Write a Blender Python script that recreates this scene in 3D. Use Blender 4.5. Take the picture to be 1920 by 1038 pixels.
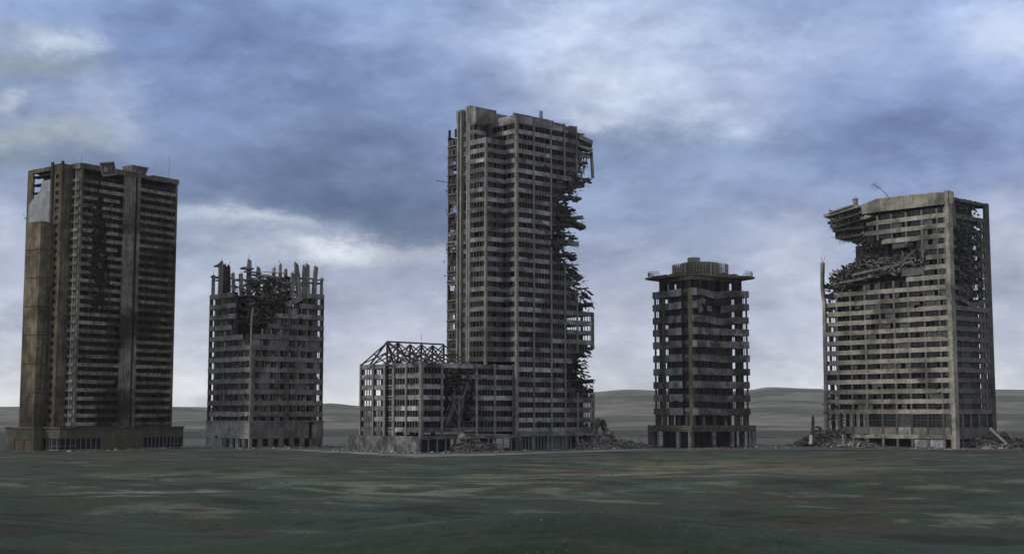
import bpy, math, random
from mathutils import Vector, noise as mnoise
R = math.radians
random.seed(7)
for o in list(bpy.data.objects): bpy.data.objects.remove(o)
scene = bpy.context.scene
COL = scene.collection

# ---------------------------------------------------------------- camera
FPX = 2530.0; HORIZ = 775.0; CAMZ = 12.0
PITCH = math.atan((HORIZ - 519.0) / FPX)
CP, SP = math.cos(PITCH), math.sin(PITCH)
cd = bpy.data.cameras.new("camera"); cam = bpy.data.objects.new("camera", cd); COL.objects.link(cam)
cd.sensor_width = 36.0; cd.lens = FPX / 1920.0 * 36.0
cd.clip_start = 0.5; cd.clip_end = 20000
cam.location = (0, 0, CAMZ); cam.rotation_euler = (R(90) + PITCH, 0, 0)
scene.camera = cam

# ---------------------------------------------------------------- sun, view
SUN_EL, SUN_AZ = R(32), R(-112)          # azimuth measured from +Y towards +X
sd = bpy.data.lights.new("sun", 'SUN'); sun = bpy.data.objects.new("sun", sd); COL.objects.link(sun)
sd.energy = 1.75; sd.angle = R(10); sd.color = (1.0, 0.95, 0.88)
sdir = Vector((math.sin(SUN_AZ) * math.cos(SUN_EL), math.cos(SUN_AZ) * math.cos(SUN_EL), math.sin(SUN_EL)))
sun.rotation_euler = sdir.to_track_quat('Z', 'Y').to_euler()
sun.location = sdir * 500
scene.view_settings.view_transform = 'Standard'; scene.view_settings.look = 'None'
scene.view_settings.exposure = 0.0; scene.view_settings.gamma = 1.0
scene.cycles.max_bounces = 5; scene.cycles.volume_bounces = 1

def lin(c):
    c = c / 255.0
    return c / 12.92 if c <= 0.04045 else ((c + 0.055) / 1.055) ** 2.4
def L3(r, g, b): return (lin(r), lin(g), lin(b), 1.0)

# ---------------------------------------------------------------- node helpers
class NT:
    def __init__(s, tree): s.t = tree; s.n = tree.nodes; s.l = tree.links
    def new(s, typ, **kw):
        n = s.n.new(typ)
        for k, v in kw.items(): setattr(n, k, v)
        return n
    def put(s, sock, v):
        if hasattr(v, 'is_linked') or isinstance(v, bpy.types.NodeSocket): s.l.new(v, sock)
        else: sock.default_value = v
    def math(s, op, a, b=None, c=None, clamp=False):
        n = s.new('ShaderNodeMath', operation=op); n.use_clamp = clamp
        s.put(n.inputs[0], a)
        if b is not None: s.put(n.inputs[1], b)
        if c is not None: s.put(n.inputs[2], c)
        return n.outputs[0]
    def mix(s, f, a, b, blend='MIX'):
        n = s.new('ShaderNodeMix', data_type='RGBA', blend_type=blend)
        s.put(n.inputs[0], f); s.put(n.inputs[6], a); s.put(n.inputs[7], b)
        return n.outputs[2]
    def noise(s, vec, scale, detail=4, rough=0.55, dist=0.0):
        n = s.new('ShaderNodeTexNoise'); n.inputs['Scale'].default_value = scale
        n.inputs['Detail'].default_value = detail; n.inputs['Roughness'].default_value = rough
        n.inputs['Distortion'].default_value = dist
        if vec is not None: s.l.new(vec, n.inputs['Vector'])
        return n.outputs['Fac'], n.outputs['Color']
    def maprange(s, v, a, b, c=0.0, d=1.0, smooth=True):
        n = s.new('ShaderNodeMapRange'); n.interpolation_type = 'SMOOTHSTEP' if smooth else 'LINEAR'
        s.put(n.inputs[0], v); n.inputs[1].default_value = a; n.inputs[2].default_value = b
        n.inputs[3].default_value = c; n.inputs[4].default_value = d
        return n.outputs[0]
    def mapping(s, vec, scale=(1, 1, 1), loc=(0, 0, 0), rot=(0, 0, 0)):
        n = s.new('ShaderNodeMapping'); s.l.new(vec, n.inputs[0])
        n.inputs['Scale'].default_value = scale; n.inputs['Location'].default_value = loc
        n.inputs['Rotation'].default_value = rot
        return n.outputs[0]

# ---------------------------------------------------------------- sky
w = bpy.data.worlds.new("World"); scene.world = w; w.use_nodes = True
T = NT(w.node_tree); T.n.clear()
out = T.new('ShaderNodeOutputWorld'); bg = T.new('ShaderNodeBackground'); T.l.new(bg.outputs[0], out.inputs[0])
tc = T.new('ShaderNodeTexCoord'); gen = tc.outputs['Generated']
sep = T.new('ShaderNodeSeparateXYZ'); T.l.new(gen, sep.inputs[0])
X, Y, Z = sep.outputs
az0 = T.math('ARCTAN2', X, Y)
el0 = T.math('ARCSINE', T.math('MINIMUM', T.math('MAXIMUM', Z, -1.0), 1.0))
# texture space: azimuth, elevation (stretched sideways like cloud banks seen edge-on)
comb = T.new('ShaderNodeCombineXYZ'); T.l.new(az0, comb.inputs[0]); T.l.new(T.math('MULTIPLY', el0, 1.75), comb.inputs[1])
ts = comb.outputs[0]
_, wc = T.noise(ts, 6.0, 12, 0.66)
ws = T.new('ShaderNodeSeparateXYZ'); T.l.new(wc, ws.inputs[0])
az = T.math('ADD', az0, T.math('MULTIPLY', T.math('SUBTRACT', ws.outputs[0], 0.5), 0.17))
el = T.math('ADD', el0, T.math('MULTIPLY', T.math('SUBTRACT', ws.outputs[1], 0.5), 0.085))
def sky_ae(px, py):
    dx, dy = (px - 960) / FPX, (519 - py) / FPX
    x, y, z = dx, CP - dy * SP, SP + dy * CP
    r = math.sqrt(x * x + y * y + z * z)
    return math.atan2(x, y), math.asin(z / r)
# base colour by elevation
ramp = T.new('ShaderNodeValToRGB'); T.l.new(T.math('DIVIDE', el, 1.2, clamp=True), ramp.inputs[0])
rel = ramp.color_ramp.elements
stops = [(775, (204, 207, 217)), (735, (197, 200, 213)), (640, (178, 183, 205)), (520, (166, 175, 203)), (380, (142, 157, 195)), (200, (141, 159, 204)), (0, (142, 163, 209))]
pts = [(sky_ae(960, p)[1] / 1.2, c) for p, c in stops] + [(.36, (160, 168, 190)), (0.6, (186, 187, 192)), (1.0, (192, 192, 192))]
rel[0].position, rel[0].color = max(0, pts[0][0]), L3(*pts[0][1])
rel[1].position, rel[1].color = pts[-1][0], L3(*pts[-1][1])
for p, c in pts[1:-1]:
    e = rel.new(p); e.color = L3(*c)
col = ramp.outputs[0]
# the clear part of the sky between the clouds
skyt = T.new('ShaderNodeTexSky', sky_type='NISHITA'); skyt.sun_disc = False
skyt.sun_elevation = SUN_EL; skyt.sun_rotation = SUN_AZ
skyt.air_density = 1.0; skyt.dust_density = 2.0
nis = T.new('ShaderNodeVectorMath', operation='SCALE'); T.l.new(skyt.outputs[0], nis.inputs[0]); nis.inputs[3].default_value = 0.10
gap, _ = T.noise(T.mapping(ts, (1, 1, 1), (3.1, 1.7, 0)), 3.2, 5, 0.5)
col = T.mix(T.maprange(gap, 0.5, 0.75, 0.0, 0.12), col, nis.outputs[0])
SKYB = [  # px, py, rx, ry, colour, strength
 (560, 320, 300, 150, (84, 102, 136), .85), (270, 110, 190, 130, (104, 125, 172), .7), (700, 410, 210, 75, (82, 99, 132), .85),
 (460, 60, 260, 60, (104, 124, 172), .6), (830, 200, 150, 80, (118, 137, 183), .5),
 (1330, 262, 330, 62, (104, 122, 155), .8), (1240, 350, 300, 60, (122, 139, 176), .45), (1500, 420, 300, 60, (128, 142, 178), .5),
 (1720, 230, 260, 110, (118, 138, 186), .55), (1180, 470, 120, 50, (140, 152, 184), .6),
 (30, 285, 130, 45, (112, 128, 146), .8), (60, 115, 115, 30, (138, 152, 166), .95), (60, 240, 120, 22, (158, 168, 180), .7), (20, 40, 60, 30, (150, 163, 185), .7),
 (640, 480, 160, 22, (208, 213, 228), .8), (440, 420, 110, 13, (198, 206, 224), .6), (420, 500, 90, 60, (182, 191, 216), .4),
 (700, 590, 90, 70, (160, 165, 192), .7), (760, 545, 60, 40, (150, 158, 188), .5), (560, 440, 60, 12, (150, 160, 190), .5),
 (1120, 40, 240, 60, (178, 192, 222), .85), (1140, 150, 150, 55, (190, 202, 228), .95), (1330, 210, 110, 30, (178, 190, 220), .8), (1420, 140, 90, 60, (172, 184, 216), .6), (1650, 60, 80, 60, (132, 150, 190), .5),
 (1900, 60, 70, 60, (182, 193, 220), .7), (1540, 60, 120, 50, (150, 165, 200), .6), (1100, 210, 50, 16, (200, 210, 230), .7),
 (90, 60, 60, 22, (190, 202, 222), .7), (180, 160, 80, 30, (150, 166, 205), .6), (170, 210, 60, 40, (168, 180, 208), .5), (10, 180, 30, 12, (205, 213, 228), .6),
 (20, 450, 60, 60, (178, 186, 208), .6), (30, 560, 60, 60, (168, 174, 198), .5), (1460, 480, 80, 60, (172, 178, 202), .6), (1900, 450, 60, 60, (182, 186, 207), .7),
 (1170, 620, 90, 80, (182, 186, 208), .5), (350, 610, 60, 60, (190, 195, 215), .6), (1480, 600, 100, 60, (166, 173, 200), .5),
]
for (px, py, rx, ry, c, st) in SKYB:
    a0, e0 = sky_ae(px, py)
    sa, se = rx / FPX, ry / FPX
    da = T.math('DIVIDE', T.math('SUBTRACT', az, a0), sa)
    de = T.math('DIVIDE', T.math('SUBTRACT', el, e0), se)
    g = T.math('EXPONENT', T.math('MULTIPLY', T.math('ADD', T.math('MULTIPLY', da, da), T.math('MULTIPLY', de, de)), -0.7))
    col = T.mix(T.math('MULTIPLY', g, st), col, L3(*c))
# broken cloud texture over everything
n1, _ = T.noise(T.mapping(ts, (1, 1.25, 1)), 8.0, 12, 0.58, 0.15)
n2, _ = T.noise(T.mapping(ts, (1, 1.3, 1), (7, 2, 0)), 24.0, 10, 0.62, 0.0)
m = T.math('ADD', T.maprange(n1, 0.3, 0.7, -0.24, 0.27, False), T.maprange(n2, 0.3, 0.7, -0.08, 0.08, False))
n3, _ = T.noise(T.mapping(ts, (1, 1.15, 1), (11, 5, 0)), 7.0, 14, 0.62)
n4, _ = T.noise(T.mapping(ts, (1, 1.2, 1), (1, 9, 0)), 15.0, 12, 0.66)
m = T.math('ADD', m, T.maprange(n3, 0.46, 0.60, -0.07, 0.09))
m = T.math('ADD', m, T.maprange(n4, 0.50, 0.62, 0.0, 0.09))
m = T.math('ADD', m, 1.0)
cc = T.new('ShaderNodeCombineXYZ')
T.l.new(T.math('POWER', m, 1.12), cc.inputs[0]); T.l.new(T.math('POWER', m, 1.05), cc.inputs[1]); T.l.new(T.math('MULTIPLY', T.math('POWER', m, 0.9), .935), cc.inputs[2])
col = T.mix(1.0, col, cc.outputs[0], 'MULTIPLY')
T.l.new(col, bg.inputs[0]); bg.inputs[1].default_value = 1.17
w.cycles.sampling_method = 'MANUAL'; w.cycles.sample_map_resolution = 512

# ---------------------------------------------------------------- materials
MATS = {}
def principled(name):
    m = bpy.data.materials.new(name); m.use_nodes = True
    t = NT(m.node_tree); b = t.n['Principled BSDF']
    return m, t, b
def concrete(name, c1, c2, soot=(0.03, 0.028, 0.026), soot_amt=0.6, panel=0.0, streak=0.5, rough=0.9, soot_lo=0.5, soot_hi=0.68, sscale=0.07, seed=0.0, bump=0.3, rnd=0.25):
    m, t, b = principled(name)
    tc = t.new('ShaderNodeTexCoord'); v = t.mapping(tc.outputs['Object'], (1, 1, 1), (seed * 13.1, seed * 7.7, seed * 3.3))
    nb, _ = t.noise(v, 0.35, 6, 0.6)
    col = t.mix(t.maprange(nb, 0.35, 0.65), (*c1, 1), (*c2, 1))
    nf, _ = t.noise(v, 2.2, 8, 0.7)
    col = t.mix(1.0, col, t.maprange(nf, 0.3, 0.7, 0.62, 1.45, False), 'MULTIPLY')
    np_, _ = t.noise(v, 0.9, 4, 0.7, 1.2)
    col = t.mix(1.0, col, t.maprange(np_, 0.56, 0.68, 1.0, 0.6), 'MULTIPLY')
    st, _ = t.noise(t.mapping(v, (1.6, 1.6, 0.07)), 1.0, 5, 0.6)
    col = t.mix(1.0, col, t.maprange(st, 0.35, 0.7, 1.0 + 0.12 * streak, 1.0 - 0.5 * streak), 'MULTIPLY')
    if panel:
        vo = t.new('ShaderNodeTexVoronoi'); vo.inputs['Scale'].default_value = 0.16
        t.l.new(t.mapping(v, (1, 1, 1.6)), vo.inputs['Vector'])
        sp = t.new('ShaderNodeSeparateColor'); t.l.new(vo.outputs['Color'], sp.inputs[0])
        col = t.mix(1.0, col, t.maprange(sp.outputs[0], 0, 1, 1 - panel, 1 + panel, False), 'MULTIPLY')
    oi = t.new('ShaderNodeObjectInfo')
    col = t.mix(1.0, col, t.maprange(oi.outputs['Random'], 0, 1, 1 - rnd, 1 + rnd, False), 'MULTIPLY')
    so, _ = t.noise(v, sscale, 7, 0.62, 0.5)
    sf = t.math('MULTIPLY', t.maprange(so, soot_lo, soot_hi), soot_amt)
    col = t.mix(sf, col, (*soot, 1))
    t.l.new(col, b.inputs['Base Color']); b.inputs['Roughness'].default_value = rough
    b.inputs['Specular IOR Level'].default_value = 0.25
    if bump:
        bp = t.new('ShaderNodeBump'); bp.inputs['Strength'].default_value = bump; bp.inputs['Distance'].default_value = 0.15
        t.l.new(nf, bp.inputs['Height']); t.l.new(bp.outputs[0], b.inputs['Normal'])
    MATS[name] = m; return m
def plain(name, c, rough=0.6, metal=0.0, var=0.3, vs=1.5):
    m, t, b = principled(name)
    tc = t.new('ShaderNodeTexCoord'); nf, _ = t.noise(tc.outputs['Object'], vs, 6, 0.65)
    col = t.mix(1.0, (*c, 1), t.maprange(nf, 0.3, 0.7, 1 - var, 1 + var, False), 'MULTIPLY')
    t.l.new(col, b.inputs['Base Color']); b.inputs['Roughness'].default_value = rough; b.inputs['Metallic'].default_value = metal
    MATS[name] = m; return m
concrete('b1_brown', (.12, .095, .062), (.21, .17, .115), soot=(.024, .018, .013), soot_amt=.95, streak=1.2, seed=1, soot_lo=.40, soot_hi=.66, sscale=.04)
concrete('b1_grey', (.16, .145, .112), (.27, .248, .195), soot=(.022, .018, .014), soot_amt=.95, streak=1.2, seed=2, soot_lo=.41, soot_hi=.62, sscale=.045, rnd=.35)
concrete('b1_pale', (.36, .38, .40), (.27, .29, .30), soot_amt=.2, streak=.5, seed=3)
concrete('b1_podium', (.07, .062, .045), (.10, .09, .06), soot_amt=.6, streak=.5, seed=4)
concrete('b1_door', (.105, .072, .045), (.07, .05, .035), soot_amt=.5, streak=.6, seed=5)
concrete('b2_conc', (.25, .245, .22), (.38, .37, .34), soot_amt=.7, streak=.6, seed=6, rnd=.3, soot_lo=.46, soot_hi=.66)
concrete('b2_side', (.19, .176, .16), (.28, .262, .238), soot_amt=.7, streak=.6, seed=7, rnd=.25, soot_lo=.46, soot_hi=.66)  # darker b2_conc: right face's shade put into the colour; also columns and stumps
concrete('b3_burnt', (.07, .065, .062), (.12, .113, .11), soot_amt=.8, streak=.5, seed=28, rnd=.3)
concrete('b3_conc', (.19, .183, .183), (.30, .29, .295), soot_amt=.8, panel=.4, streak=.6, seed=8, rnd=.35, soot_lo=.44, soot_hi=.64)
concrete('b3_pier', (.18, .168, .15), (.26, .245, .22), soot_amt=.6, streak=.5, seed=9, rnd=.12)
concrete('b3_mull', (.10, .092, .085), (.15, .14, .13), soot_amt=.6, streak=.3, seed=10, rnd=.2)
concrete('b3_podium', (.11, .11, .105), (.26, .265, .26), soot_amt=.7, streak=.4, seed=11, soot_lo=.45, soot_hi=.6, sscale=.12)
concrete('b4_conc', (.125, .113, .11), (.215, .197, .197), soot_amt=.8, panel=.4, streak=.7, seed=12, rnd=.25, soot_lo=.46, soot_hi=.62, sscale=.12)
concrete('b4_olive', (.085, .078, .055), (.13, .122, .09), soot_amt=.6, streak=.8, seed=13)
concrete('b4_pale', (.33, .335, .35), (.22, .22, .22), soot_amt=.6, streak=.6, seed=14, rnd=.35)
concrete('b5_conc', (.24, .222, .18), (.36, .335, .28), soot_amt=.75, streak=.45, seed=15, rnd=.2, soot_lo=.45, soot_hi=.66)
concrete('b5_side', (.12, .108, .096), (.17, .155, .14), soot_amt=.6, streak=.5, seed=16, rnd=.2)  # darker copy of b5_conc, shade of the right face put into its colour
concrete('b5_dark', (.11, .108, .11), (.16, .155, .16), soot_amt=.5, streak=.5, seed=17)
concrete('soot', (.020, .019, .018), (.036, .034, .032), soot_amt=.5, streak=.4, seed=18, rnd=.3)  # burnt black, darkened further so the interiors' shade sits in the colour
concrete('debris', (.05, .046, .042), (.15, .14, .128), soot_amt=.5, streak=.1, seed=19, sscale=.3, rnd=.35)
concrete('rubble', (.07, .068, .062), (.20, .195, .185), soot_amt=.6, streak=.0, seed=20, sscale=.4, rnd=.3)
concrete('rubble_pale', (.26, .255, .24), (.34, .33, .31), soot_amt=.3, streak=.0, seed=21, sscale=.3, rnd=.1)
plain('steel', (.035, .033, .032), .6, .3); plain('rust', (.075, .055, .045), .8, .2)
plain('frame', (.22, .22, .22), .5, .0); plain('dark_frame', (.05, .05, .05), .5, .2)
plain('tank', (.22, .21, .18), .7, 0); plain('patina', (.06, .14, .115), .8, 0)
def glass(name, c, rough):
    m, t, b = principled(name)
    tc = t.new('ShaderNodeTexCoord'); nf, _ = t.noise(tc.outputs['Object'], 0.8, 5, 0.6)
    t.l.new(t.mix(t.maprange(nf, .4, .6), (*c, 1), (c[0] * 2.2, c[1] * 2.1, c[2] * 1.9, 1)), b.inputs['Base Color'])
    b.inputs['Roughness'].default_value = rough; b.inputs['Specular IOR Level'].default_value = .18
    MATS[name] = m
glass('glass', (.008, .009, .011), .45); glass('dirty_glass', (.045, .047, .052), .6)

# ---------------------------------------------------------------- mesh builder
def rnd(a, b): return random.uniform(a, b)
class MB:
    def __init__(s): s.v = []; s.f = []; s.cuts = []
    def hexa(s, p):          # 8 corners: bottom 4 ccw, top 4 ccw
        i = len(s.v); s.v += [tuple(q) for q in p]
        s.f += [(i, i+3, i+2, i+1), (i+4, i+5, i+6, i+7), (i, i+1, i+5, i+4), (i+1, i+2, i+6, i+5), (i+2, i+3, i+7, i+6), (i+3, i, i+4, i+7)]
    def box(s, x0, x1, y0, y1, z0, z1):
        s.hexa([(x0, y0, z0), (x1, y0, z0), (x1, y1, z0), (x0, y1, z0), (x0, y0, z1), (x1, y0, z1), (x1, y1, z1), (x0, y1, z1)])
    def beam(s, p, q, w, h=None, jit=0.0):
        p, q = Vector(p), Vector(q); h = h or w; d = q - p
        if d.length < 1e-4: return
        d.normalize(); up = Vector((0, 0, 1)) if abs(d.z) < .95 else Vector((0, 1, 0))
        a = d.cross(up).normalized() * w / 2; b = a.cross(d).normalized() * h / 2
        c = []
        for e in (p, q):
            for (i, j) in ((-1, -1), (1, -1), (1, 1), (-1, 1)):
                c.append(e + a * i + b * j + (Vector((rnd(-1, 1), rnd(-1, 1), rnd(-1, 1))) * jit if jit else Vector((0, 0, 0))))
        s.hexa(c)
    def chunk(s, c, size, rot=None, jit=.18):
        from mathutils import Euler
        e = Euler(rot if rot else (rnd(0, 6.3), rnd(0, 6.3), rnd(0, 6.3))).to_matrix()
        pts = []
        for z in (-1, 1):
            for (x, y) in ((-1, -1), (1, -1), (1, 1), (-1, 1)):
                q = Vector((x * size[0] * rnd(1 - 2 * jit, 1) / 2, y * size[1] * rnd(1 - 2 * jit, 1) / 2, z * size[2] * rnd(1 - jit, 1) / 2))
                pts.append(e @ q + Vector(c))
        s.hexa(pts)
    def tube(s, pts, r, n=4):
        pts = [Vector(p) for p in pts]
        base = len(s.v)
        for k, p in enumerate(pts):
            d = (pts[min(k + 1, len(pts) - 1)] - pts[max(k - 1, 0)])
            d = d.normalized() if d.length > 1e-6 else Vector((0, 0, 1))
            up = Vector((0, 0, 1)) if abs(d.z) < .9 else Vector((1, 0, 0))
            a = d.cross(up).normalized(); b = a.cross(d)
            for j in range(n):
                t = 2 * math.pi * j / n
                s.v.append(tuple(p + a * math.cos(t) * r + b * math.sin(t) * r))
        for k in range(len(pts) - 1):
            for j in range(n):
                i0 = base + k * n + j; i1 = base + k * n + (j + 1) % n
                s.f.append((i0, i1, i1 + n, i0 + n))
        s.f.append(tuple(base + j for j in range(n))[::-1]); s.f.append(tuple(base + (len(pts) - 1) * n + j for j in range(n)))
    def lathe(s, c, prof, n=24, ry=1.0, rot=0.0):     # prof: list of (radius, z)
        base = len(s.v)
        for (r, z) in prof:
            for j in range(n):
                t = 2 * math.pi * j / n + rot
                s.v.append((c[0] + r * math.cos(t), c[1] + r * ry * math.sin(t), c[2] + z))
        for k in range(len(prof) - 1):
            for j in range(n):
                i0 = base + k * n + j; i1 = base + k * n + (j + 1) % n
                s.f.append((i0, i1, i1 + n, i0 + n))
        s.f.append(tuple(base + j for j in range(n))[::-1]); s.f.append(tuple(base + (len(prof) - 1) * n + j for j in range(n)))
    def rebar(s, p, d, L, r=.07, n=4):
        p = Vector(p); d = Vector(d).normalized(); pts = [p.copy()]
        for k in range(n):
            d = (d + Vector((rnd(-.45, .45), rnd(-.45, .45), rnd(-.55, .3)))).normalized()
            p = p + d * L / n; pts.append(p.copy())
        s.tube(pts, r, 3)
def link_mesh(name, mb, mats, parent=None, mi=None):
    me = bpy.data.meshes.new(name); me.from_pydata(mb.v, [], mb.f)
    for m in (mats if isinstance(mats, (list, tuple)) else [mats]): me.materials.append(MATS[m] if isinstance(m, str) else m)
    if mi: me.polygons.foreach_set('material_index', mi)
    me.update()
    o = bpy.data.objects.new(name, me); COL.objects.link(o)
    if parent: o.parent = parent
    return o
def tag(o, label=None, cat=None, group=None, kind=None):
    if label: o['label'] = label
    if cat: o['category'] = cat
    if group: o['group'] = group
    if kind: o['kind'] = kind
    elif cat: o['kind'] = 'thing'
    return o

class Face:
    def __init__(s, ox, oy, dx, dy, nx, ny): s.o = (ox, oy); s.d = (dx, dy); s.n = (nx, ny)
    def pt(s, a, d, z): return (s.o[0] + s.d[0] * a + s.n[0] * d, s.o[1] + s.d[1] * a + s.n[1] * d, z)
def RF(y=0.0, x=0.0): return Face(x, y, 1, 0, 0, -1)       # right-facing side, runs along +x
def LF(x=0.0, y=0.0): return Face(x, y, 0, 1, -1, 0)       # left-facing side, runs along +y
def BF(y, x=0.0): return Face(x, y, 1, 0, 0, 1)
def EF(x, y=0.0): return Face(x, y, 0, 1, 1, 0)

def strip(mb, F, s0, s1, z0, z1, d0, d1, step=1.6, jit=.06, alive=None, sag=None, chip=.0, endj=.5):
    n = max(1, int(math.ceil((s1 - s0) / step)))
    S = [s0 + (s1 - s0) * i / n for i in range(n + 1)]
    zm = (z0 + z1) / 2
    runs = []; cur = None
    for i in range(n):
        ok = alive(*F.pt((S[i] + S[i + 1]) / 2, 0, zm)) if alive else True
        if ok:
            if cur is None: cur = [i, i + 1]
            else: cur[1] = i + 1
        elif cur is not None: runs.append(cur); cur = None
    if cur is not None: runs.append(cur)
    for a, b in runs:
        base = len(mb.v); mb.cuts.append((base, len(mb.f)))
        for i in range(a, b + 1):
            s = S[i]; brk = (i == a and a > 0) or (i == b and b < n)
            if brk: s += rnd(-endj, endj)
            sg = sag(s, zm) if sag else (0, 0)
            zb = z0 + rnd(-jit, jit) + sg[0]; zt = z1 + rnd(-jit, jit) + sg[0]
            if chip and rnd(0, 1) < chip:
                if rnd(0, 1) < .5: zt -= rnd(.05, .32) * (z1 - z0)
                else: zb += rnd(.05, .32) * (z1 - z0)
            dj = rnd(-jit, jit) * .5 + sg[1]
            if brk: zt -= rnd(0, .3) * (z1 - z0)
            e = rnd(-endj, endj) * .6 if brk else 0
            for (d, z) in ((d0 + dj, zb), (d1 + dj, zb), (d1 + dj, zt), (d0 + dj, zt)):
                mb.v.append(F.pt(s + (e if z == zt else 0), d, z))
        for k in range(b - a):
            q = base + k * 4
            for j in range(4):
                j2 = (j + 1) % 4
                mb.f.append((q + j, q + j2, q + 4 + j2, q + 4 + j))
        mb.f.append((base, base + 1, base + 2, base + 3)); q = base + (b - a) * 4; mb.f.append((q + 3, q + 2, q + 1, q))
def fbox(mb, F, s0, s1, z0, z1, d0, d1):
    P = F.pt
    mb.hexa([P(s0, d0, z0), P(s1, d0, z0), P(s1, d1, z0), P(s0, d1, z0), P(s0, d0, z1), P(s1, d0, z1), P(s1, d1, z1), P(s0, d1, z1)])

class Bld:
    def __init__(s, name, label, cat, px, depth, adeg):
        s.a = R(adeg); s.ca, s.sa = math.cos(s.a), math.sin(s.a)
        s.O = ((px - 960) / FPX * depth * CP, depth)
        s.root = bpy.data.objects.new(name, None); COL.objects.link(s.root)
        s.root.location = (s.O[0], s.O[1], 0); s.root.rotation_euler = (0, 0, s.a)
        s.root.empty_display_size = 5
        tag(s.root, label, cat); s.recs = []
    def W(s, x, y, z): return (s.O[0] + x * s.ca - y * s.sa, s.O[1] + x * s.sa + y * s.ca, z)
    def pix(s, x, y, z):
        X, Y, Zz = s.W(x, y, z); Zz -= CAMZ
        f = Y * CP + Zz * SP; u = -Y * SP + Zz * CP
        return 960 + FPX * X / f, 519 - FPX * u / f
    def ray(s, px, py):
        dx, dy = (px - 960) / FPX, (519 - py) / FPX
        wx, wy, wz = dx, CP - dy * SP, SP + dy * CP
        ox, oy = -s.O[0], -s.O[1]
        return (ox * s.ca + oy * s.sa, -ox * s.sa + oy * s.ca, CAMZ), (wx * s.ca + wy * s.sa, -wx * s.sa + wy * s.ca, wz)
    def sz(s, F, px, py):
        o, d = s.ray(px, py)
        den = d[0] * F.n[0] + d[1] * F.n[1]
        t = ((F.o[0] - o[0]) * F.n[0] + (F.o[1] - o[1]) * F.n[1]) / den
        x, y, z = o[0] + d[0] * t, o[1] + d[1] * t, o[2] + d[2] * t
        return (x - F.o[0]) * F.d[0] + (y - F.o[1]) * F.d[1], z
    def sx(s, F, px, py=775.0): return s.sz(F, px, py)[0]
    def zc(s, x, y, py):
        lo, hi = -20.0, 250.0
        for _ in range(40):
            m = (lo + hi) / 2
            if s.pix(x, y, m)[1] > py: lo = m
            else: hi = m
        return lo
    def curve(s, F, pts):
        q = sorted((s.sz(F, px, py)[1], s.sz(F, px, py)[0]) for px, py in pts)
        def f(z):
            if z <= q[0][0]: return q[0][1]
            for (a, b), (c, d) in zip(q, q[1:]):
                if z <= c: return b + (d - b) * (z - a) / max(c - a, 1e-6)
            return q[-1][1]
        return f
    def part(s, name, mb, mat, sub=None, label=None, kind=None):
        if not mb.v: return None
        if len(mb.cuts) > 1 and mb.cuts[0][0] == 0 and kind is None and name not in ('partition_wall', 'floor_slab'):
            C = mb.cuts + [(len(mb.v), len(mb.f))]; r = None
            for (v0, f0), (v1, f1) in zip(C, C[1:]):
                q = MB(); q.v = mb.v[v0:v1]; q.f = [tuple(i - v0 for i in f) for f in mb.f[f0:f1]]
                r = s.part(name, q, mat, sub, label, kind)
            return r
        r = dict(name=name, mb=mb, mat=mat, label=label, kind=kind, kids=[])
        if sub is not None: sub['kids'].append(r)
        else: s.recs.append(r)
        return r
    def finish(s, cap=99):
        by = {}
        for r in s.recs: by.setdefault(r['name'], []).append(r)
        for name, rs in by.items():
            if len(rs) > cap:
                def size(r):
                    P = [s.pix(*p) for p in r['mb'].v[::max(1, len(r['mb'].v) // 24)]]
                    dep = min((s.W(*p)[1] for p in r['mb'].v[:8]))
                    a = (max(p[0] for p in P) - min(p[0] for p in P) + .5) * (max(p[1] for p in P) - min(p[1] for p in P) + .5)
                    return a - (300 if dep > s.O[1] + 25 else 0)
                rs.sort(key=size, reverse=True)
                keep, rest = rs[:cap], rs[cap:]
            else: keep, rest = rs, []
            for r in keep:
                o = link_mesh(name, r['mb'], r['mat'], s.root)
                if r['label']: o['label'] = r['label']
                if r['kind']: o['kind'] = r['kind']
                for k in r['kids']:
                    c = link_mesh(k['name'], k['mb'], k['mat'], o)
                    if k['label']: c['label'] = k['label']
                    if k['kind']: c['kind'] = k['kind']
            if rest:
                mb = MB(); mats = []; mi = []
                def eat(r):
                    if r['mat'] not in mats: mats.append(r['mat'])
                    b = len(mb.v); mb.v += r['mb'].v; mb.f += [tuple(i + b for i in f) for f in r['mb'].f]
                    mi.extend([mats.index(r['mat'])] * len(r['mb'].f))
                    for k in r['kids']: eat(k)
                for r in rest: eat(r)
                o = link_mesh(name, mb, mats, s.root, mi); o['kind'] = 'stuff'

def posts(B, name, F, s0, s1, d0, d1, zl, step, alive, mat, jit=.0):
    """one upright per unbroken run of storeys"""
    run = None
    for z in list(zl) + [None]:
        ok = z is not None and (alive is None or alive(*F.pt((s0 + s1) / 2, 0, z + step * .4)))
        if ok and run is None: run = z
        if ok: last = z
        if not ok and run is not None:
            mb = MB(); n = max(1, int((last + step - run) / 8)); base = 0
            for k in range(n + 1):
                z_ = run + (last + step - run) * k / n; j = [rnd(-jit, jit) for _ in range(4)]
                mb.v += [F.pt(s0 + j[0], d0, z_), F.pt(s1 + j[1], d0, z_), F.pt(s1 + j[1], d1 + j[2] * .3, z_), F.pt(s0 + j[0], d1 + j[2] * .3, z_)]
            for k in range(n):
                for i in range(4): a = k * 4 + i; b = k * 4 + (i + 1) % 4; mb.f.append((a, b, b + 4, a + 4))
            mb.f += [(3, 2, 1, 0), tuple(n * 4 + i for i in range(4))]
            B.part(name, mb, mat); run = None
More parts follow.
